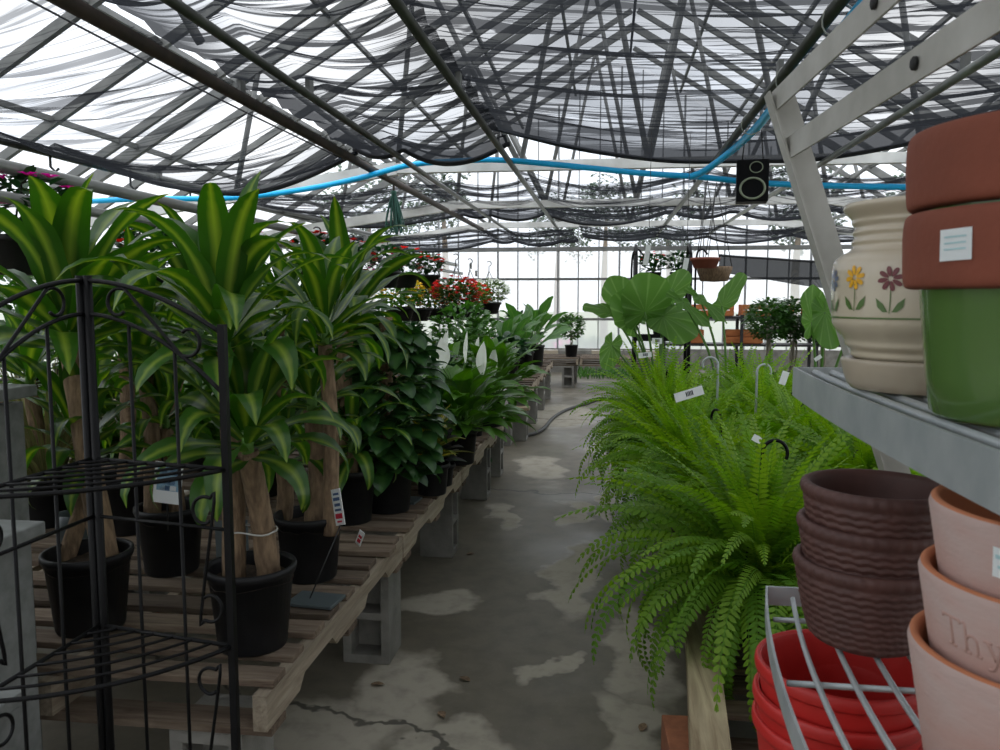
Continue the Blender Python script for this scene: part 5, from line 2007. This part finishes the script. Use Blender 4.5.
def clay_pot(z, dx, dy, label, sticker=None, text=None, s_=1.0):
    c = (pc[0] + dx, pc[1] + dy)
    t = thing('clay_pot', label, 'flower pot', (c[0], c[1], z))
    h, rt, rb = .163, .135, .11
    out = [(0, 0), (rb - .004, 0), (rb, .004), (rb + (rt - rb) * .5, h * .5), (rt, h - .008), (rt - .002, h - .001)]
    MB().lathe(out, 72).build('pot_wall', M['pink_clay'], t)
    MB().lathe([(rt - .002, h - .001), (rt - .005, h + .0015), (rt - .01, h), (rt - .012, h - .006), (rt - .03, h * .5), (rb - .02, .02)], 72).build('rim', M['raw_clay'], t)
    a = facing(c)
    rf = lambda zz: rb + (rt - rb) * (zz / h)
    if sticker:
        b = MB()
        wrap_patch(b, rf, a + sticker[0], sticker[1], .04, .03, -.05)
        so = b.build('price_sticker', M['sticker'], t)
        b = MB()
        wrap_patch(b, rf, a + sticker[0], sticker[1] + .006, .034, .004, -.05, off=.0018, nz=1)
        wrap_patch(b, rf, a + sticker[0], sticker[1] - .004, .03, .003, -.05, off=.0018, nz=1)
        b.build('printed_line', M['sticker_blue'], so)
    if text:
        th0, z0 = text
        U = .0016
        # serif capital T and small h y m e as strokes, in units of U
        S = {
            'T': ([[(0, 16), (0, 18), (14, 18), (14, 16)], [(7, 18), (7, 0)], [(4, 0), (10, 0)]], 16),
            'h': ([[(2, 18), (2, 0)], [(0, 18), (2, 18)], [(0, 0), (5, 0)], [(2, 8), (4, 11), (7, 11.5), (9, 10), (9.5, 8), (9.5, 0)], [(8, 0), (12, 0)]], 14),
            'y': ([[(0, 11.5), (5, 11.5)], [(2, 11.5), (6.5, 1)], [(8, 11.5), (13, 11.5)], [(11, 11.5), (6, -2), (4, -5), (1.5, -5.5)]], 14.5),
            'm': ([[(0, 11.5), (2, 11.5), (2, 0)], [(0, 0), (4.5, 0)], [(2, 8), (4, 11), (6.5, 11.5), (8.5, 10), (9, 8), (9, 0)], [(7, 0), (11, 0)], [(9, 8), (11, 11), (13.5, 11.5), (15.5, 10), (16, 8), (16, 0)], [(14, 0), (18.5, 0)]], 20.5),
            'e': ([[(0.5, 6.5), (10, 6.5), (9.5, 9), (7.5, 11.2), (5, 11.6), (2, 10), (.5, 7), (.5, 4.5), (2, 1.4), (5, 0), (8, .6), (10, 2.5)]], 12),
        }
        u = 0
        for ch in 'Thyme':
            st, adv = S[ch]
            b = MB()
            for line in st:
                pts = []
                for i in range(len(line) - 1):
                    for k in range(4):
                        q = k / 4
                        pts.append((line[i][0] + (line[i + 1][0] - line[i][0]) * q, line[i][1] + (line[i + 1][1] - line[i][1]) * q))
                pts.append(line[-1])
                w = []
                for (x, y) in pts:
                    zz = z0 + y * U
                    r = rf(zz) + .0002
                    aa = a + th0 + (u + x) * U / r
                    w.append((r * math.cos(aa), r * math.sin(aa), zz))
                b.tube(w, .0017, 6)
            b.build('letter', M['clay_letter'], t)
            u += adv
    return t


clay_pot(SL + .001, 0, 0, 'pale pink clay pot at the bottom of the stack of three on the lower shelf')
clay_pot(SL + .077, .009, .004, 'pale pink clay pot with raised lettering in the middle of the stack of three', text=(-.87, .101))
clay_pot(SL + .147, .018, .008, 'pale pink clay pot with a sticker at the top of the stack of three', sticker=(-.36, .125))


# ---- red pots on the bottom shelf
def red_pot():
    t = thing('red_pot', '', 'flower pot', (0, 0, 0))
    h, rt, rb = .22, .135, .1
    pr = smooth_prof([(0, 0), (rb, 0), (rb + .004, .006), (rt - .008, h - .03), (rt - .002, h - .02), (rt, h - .01), (rt - .002, h), (rt - .008, h), (rt - .014, h - .02), (rb - .004, .02), (0, .016)], 4)
    MB().lathe(pr, 64).build('pot_wall', M['red_plastic'], t)
    return t


rp = red_pot()
for i, (x, y, z, lab) in enumerate(((.385, 1.32, SB + .001, 'red plastic pot at the bottom of the stack near the timber beam'), (.385, 1.32, SB + .044, 'red plastic pot second from the bottom of the stack near the timber beam'), (.388, 1.325, SB + .094, 'red plastic pot at the top of the stack near the timber beam, seen into'),
                                    (.4, 1.0, SB + .001, 'red plastic pot at the bottom of the stack under the pink clay pots'), (.4, 1.0, SB + .05, 'red plastic pot at the top of the stack under the pink clay pots'))):
    if i == 0:
        rp.location = (x, y, z)
        rp['label'] = lab
    else:
        dup(rp, (x, y, z), 0, lab)

# ================================================================== BLACK CORNER STAND
KB = P(93, 473, y=1.5)
K0 = Vector((KB.x, 1.5, 0))                       # back corner
K1 = Vector((-.725, 1.44, 0))                      # aisle-side post
KL = Vector((-1.06, 1.17, 0))                       # post toward the camera
stand = thing('corner_plant_stand', 'black wire corner plant stand with arched scroll top', 'plant stand', K0)


def kp(v):
    return Vector(v) - K0


for dx in (-.008, .009):
    MB().tube([kp(K0 + Vector((dx, 0, 0))), kp(K0 + Vector((dx, 0, 1.515)))], .0085, 10).build('post', M['black_metal'], stand)
MB().box(kp(K1 + Vector((0, 0, .71))), (.014, .014, 1.42)).build('post', M['black_metal'], stand, smooth=False)
MB().box(kp(KL + Vector((0, 0, .71))), (.014, .014, 1.42)).build('post', M['black_metal'], stand, smooth=False)


def wing(pe):
    d = pe - K0

    def at(q, z):
        return kp(K0 + d * q + Vector((0, 0, z)))
    # two arches
    for (za, zb, r) in ((1.505, 1.402, .0048), (1.438, 1.285, .0044)):
        pts = []
        for i in range(17):
            q = i / 16
            pts.append(at(q, zb + (za - zb) * math.sqrt(max(0, 1 - (q * .995) ** 2)) ** 1.0 if False else za - (za - zb) * q ** 1.9))
        MB().tube(pts, r, 8).build('arch', M['black_metal'], stand)
    # scroll between arches: slanting bar with a curl at each end
    def scroll(qa, za, qb, zb, r):
        """S bar: open curl at the top, the same curl turned round at the bottom"""
        L = d.length
        n = 14
        up_, lo_ = [], []
        for i in range(n + 1):
            a = math.radians(45 + 265 * i / n)
            rr = r * (1 - .4 * i / n)
            up_.append((qa + rr * math.cos(a) / L, za + rr * math.sin(a)))
            lo_.append((qb - rr * math.cos(a) / L, zb - rr * math.sin(a)))
        MB().tube(bez([at(q, z) for q, z in up_[::-1] + lo_], 3), .0036, 6).build('scroll', M['black_metal'], stand)
    scroll(.26, 1.458, .76, 1.388, .033)
    # uprights below the inner arch
    for q in (.33, .66):
        MB().tube([at(q, .05), at(q, 1.438 - .153 * q ** 1.9)], .0036, 8).build('upright', M['black_metal'], stand)
    # side scrolls by the outer post under each shelf
    for zt in (1.1, .75, .4):
        scroll(.83, zt - .05, .85, zt - .24, .034)
    for z in (.1, 1.02):
        MB().tube([at(0, z), at(1, z)], .004, 6).build('cross_wire', M['black_metal'], stand)


wing(K1)
wing(KL)
for z in (.12, .44, .785, 1.14):
    c0, c1, c2 = kp(K0 + Vector((0, 0, z))), kp(K1 + Vector((0, 0, z))), kp(KL + Vector((0, 0, z)))
    fr = MB().tube([c0, c1], .0045, 8).tube([c0, c2], .0045, 8)
    # bowed front edge
    mid = (c1 + c2) / 2
    outw = (mid - c0).normalized()
    front = [lerp(c1, c2, q / 12) + outw * .05 * 4 * (q / 12) * (1 - q / 12) for q in range(13)]
    fr.tube(front, .0045, 8)
    s_ = fr.build('shelf_frame', M['black_metal'], stand)
    for k in range(1, 7):
        q = k / 7
        a, c = lerp(c0, c1, q), lerp(c0, c2, q)
        pts = [lerp(a, c, j / 6) + outw * .05 * q * q * 4 * (j / 6) * (1 - j / 6) for j in range(7)]
        MB().tube(pts, .003, 6).build('shelf_wire', M['black_metal'], s_)

# ================================================================== GREY STEP DISPLAY
t = thing('step_display', 'grey painted wooden step display at the near end of the pallets', 'display stand', (-1.6, 1.8, 0))
O = Vector((-1.6, 1.8, 0))
for (px, py, y0, y1, th) in ((38, 390, 1.66, 1.9, .03), (46, 527, 1.45, 1.66, .03), (26, 696, 1.28, 1.45, .03)):
    c = P(px, py, y=y1)
    xe = c.x
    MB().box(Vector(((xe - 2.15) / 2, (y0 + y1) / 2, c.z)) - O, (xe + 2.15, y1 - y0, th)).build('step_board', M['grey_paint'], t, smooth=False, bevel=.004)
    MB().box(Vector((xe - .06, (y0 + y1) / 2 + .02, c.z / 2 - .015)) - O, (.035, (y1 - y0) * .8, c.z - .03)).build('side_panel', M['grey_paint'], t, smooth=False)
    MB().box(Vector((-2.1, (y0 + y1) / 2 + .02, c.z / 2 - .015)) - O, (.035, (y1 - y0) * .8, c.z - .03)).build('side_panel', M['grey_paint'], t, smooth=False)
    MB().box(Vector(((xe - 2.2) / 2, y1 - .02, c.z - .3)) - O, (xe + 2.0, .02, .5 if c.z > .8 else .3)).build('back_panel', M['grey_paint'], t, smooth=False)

# ================================================================== SIGNS AND SMALL THINGS


def sign(c, w, h, rot, label, lines, name='price_sign', stake=None, base='tag_white'):
    t = thing(name, label, 'sign', c)
    MB().box((0, 0, 0), (w, .002, h), rot).build('sign_card', M[base], t, smooth=False)
    for (u, v, lw, lh, m) in lines:
        MB().box(rot @ Vector((u * w, -.0016, v * h)), (lw * w, .001, lh * h), rot).build('printed_line', M[m], t, smooth=False)
    if stake:
        MB().tube([rot @ Vector((0, .003, -h * .45)), Vector(stake) - Vector(c)], .0025, 6).build('stake', M['wire'], t)
    return t


c = P(338, 507, y=2.4)
sign(c, .062, .115, ROT(-.75, 'Z') @ ROT(-.28, 'Y'), 'white price sign with blue and red print on a wire stake by the bench edge',
     [(0, .36, .6, .06, 'tag_blue'), (-.02, .22, .7, .09, 'tag_blue'), (0, .06, .6, .08, 'tag_blue'), (0, -.08, .66, .06, 'tag_blue'), (0, -.25, .7, .14, 'tag_red'), (0, -.4, .5, .05, 'tag_red')], stake=P(308, 603, y=2.3))
c = P(360, 538, y=2.83)
sign(c, .028, .06, ROT(-.5, 'Z') @ ROT(.45, 'Y'), 'small red and white tag leaning on the pot before the pothos', [(0, .1, .6, .18, 'tag_red'), (0, -.2, .6, .25, 'tag_red')], name='price_tag')
c = P(168, 483, y=2.2)
sign(c, .085, .125, ROT(.1, 'Z') @ ROT(.12, 'Y'), 'blue and white plant care tag stuck in the dracaena pot', [(0, .12, .78, .62, 'tag_sky'), (-.18, .28, .28, .16, 'tag_blue'), (.2, .28, .28, .16, 'tag_blue'), (0, .03, .5, .12, 'tag_blue'), (-.2, -.12, .22, .12, 'tag_white'), (.2, -.12, .22, .12, 'tag_white'), (0, -.12, .16, .12, 'tag_blue')], name='care_tag',
     stake=P(168, 530, y=2.32))
c = P(75, 527, y=2.22)
t = thing('plastic_sleeve', 'grey plastic label sleeve tied round the canes of the tall corn plant', 'label', c)
MB().lathe([(.052, -.045), (.054, 0), (.052, .045), (.05, .045), (.05, -.045)], 20).build('sleeve', M['slate'], t)
c = P(232, 540, y=2.32)
t = thing('plastic_sleeve', 'dark plastic label sleeve behind the two leaning canes', 'label', c)
MB().box((0, 0, 0), (.1, .003, .13), ROT(.25, 'Z') @ ROT(.08, 'X')).build('sleeve', M['slate'], t, smooth=False)
for (px, py, w, l, lab) in ((316, 600, .15, .11, 'dark slate tile lying on the pallet behind the corner pot'), (404, 500, .14, .12, 'grey blue tile on the pallet edge beside the pothos pot')):
    c = P(px, py, z=BZ + .008)
    t = thing('slate_tile', lab, 'tile', c, -.1)
    MB().box((0, 0, 0), (w, l, .01)).build('tile_body', M['slate'], t, smooth=False, bevel=.002)

# hanging loudspeaker
c = P(752, 184, y=7.3)
t = thing('loudspeaker', 'black loudspeaker with pale ring hanging under the cloth hem', 'loudspeaker', c, -.12)
t.scale = (.88, .88, .84)
MB().box((0, 0, .02), (.3, .24, .42)).build('cabinet', M['speaker'], t, smooth=False, bevel=.008)
for (z, r, x) in ((-.06, .115, 0), (.15, .06, .03)):
    ring = [Vector((x + r * math.cos(q * PI / 16), -.125, z + r * .9 * math.sin(q * PI / 16))) for q in range(32)]
    MB().tube(ring, .011 if r > .06 else .005, 8, closed=True).build('cone_ring', M['speaker_ring'], t)
    b = MB().lathe([(r * .95, 0), (r * .5, -.03), (r * .3, -.04), (0, -.02)], 28)
    o = b.build('cone', M['dark_inside'], t)
    o.location = (x, -.122, z)
    o.rotation_euler = (PI / 2, 0, 0)
for x in (-.1, .1):
    MB().tube([(x, 0, .22), (x * .6, 0, 3.15 - c.z)], .006, 6).build('bracket_rod', M['wire'], t)

# bundle of green cord on the rusty pipe
c = Vector((-2.335, 8.7, 2.72))
t = thing('cord_bundle', 'bundle of dark green cord hanging from the rusty brown pipe', 'cord', c)
for i in range(16):
    a = rnd(0, 6.3)
    r = rnd(.03, .11)
    L = rnd(.42, .56)
    x, y = r * math.cos(a), r * math.sin(a)
    pts = bez([(0, 0, -.08), (x * .5, y * .5, -L * .45), (x, y, -L * .9), (x * .7 + .015, y * .7, -L), (x * .5 + .02, y * .5, -L * .88), (x * .35, y * .3, -L * .4), (.01, 0, -.08)], 5)
    MB().tube(pts, .008, 5).build('strand', M['green_cord'], t)
MB().tube([(0, 0, .02), (0, 0, -.1)], .013, 8).build('hook', M['rust_pipe'], t)
MB().lathe([(.03, -.12), (.034, -.1), (.03, -.08)], 12).build('wrap', M['green_cord'], t)

# fallen leaves on the aisle floor
for i, (px, py, lab) in enumerate(((371, 684, 'dry brown leaf on the floor by the first bench block'), (641, 731, 'dark red leaf on the floor near the orange bricks'), (470, 681, 'tan crumbs of leaf on the middle of the aisle'), (474, 553, 'brown leaf on the aisle floor beyond the first block'), (440, 711, 'small dark leaf on the floor by the crack'))):
    c = P(px, py, z=.004)
    b = MB()
    b.leaf((0, 0, 0), i * 1.3, .1, .055, .015, .25, n=4, fold=.2)
    o = b.build('fallen_leaf', M['bark'])
    o.location = c
    tag(o, lab, 'leaf')

# ================================================================== LIGHT
wd = bpy.data.worlds.new('overcast')
sc.world = wd
wd.use_nodes = True
nt = wd.node_tree
bg = nt.nodes['Background']
tc = nt.nodes.new('ShaderNodeTexCoord')
nz = nt.nodes.new('ShaderNodeTexNoise')
nz.inputs['Scale'].default_value = 2.2
nz.inputs['Detail'].default_value = 3
nt.links.new(tc.outputs['Generated'], nz.inputs['Vector'])
rp_ = nt.nodes.new('ShaderNodeValToRGB')
rp_.color_ramp.elements[0].position = .35
rp_.color_ramp.elements[0].color = (.86, .91, 1.0, 1)
rp_.color_ramp.elements[1].position = .65
rp_.color_ramp.elements[1].color = (1.0, 1.0, 1.0, 1)
nt.links.new(nz.outputs[0], rp_.inputs[0])
nt.links.new(rp_.outputs[0], bg.inputs[0])
# overcast sky: three times brighter overhead than at the horizon
spz = nt.nodes.new('ShaderNodeSeparateXYZ')
nt.links.new(tc.outputs['Generated'], spz.inputs[0])
mrz = nt.nodes.new('ShaderNodeMapRange')
for i_, v_ in enumerate((0.0, 1.0, 1.2, 2.9)):
    mrz.inputs[i_ + 1].default_value = v_
nt.links.new(spz.outputs[2], mrz.inputs[0])
nt.links.new(mrz.outputs[0], bg.inputs[1])

sc.view_settings.view_transform = 'Standard'
sc.view_settings.look = 'None'
sc.view_settings.gamma = 1
sc.view_settings.use_curve_mapping = False
sc.view_settings.exposure = 0.2
sc.cycles.transparent_max_bounces = 24
sc.cycles.max_bounces = 8
sc.cycles.transmission_bounces = 6
sc.cycles.use_denoising = True
sc.cycles.sample_clamp_indirect = 6
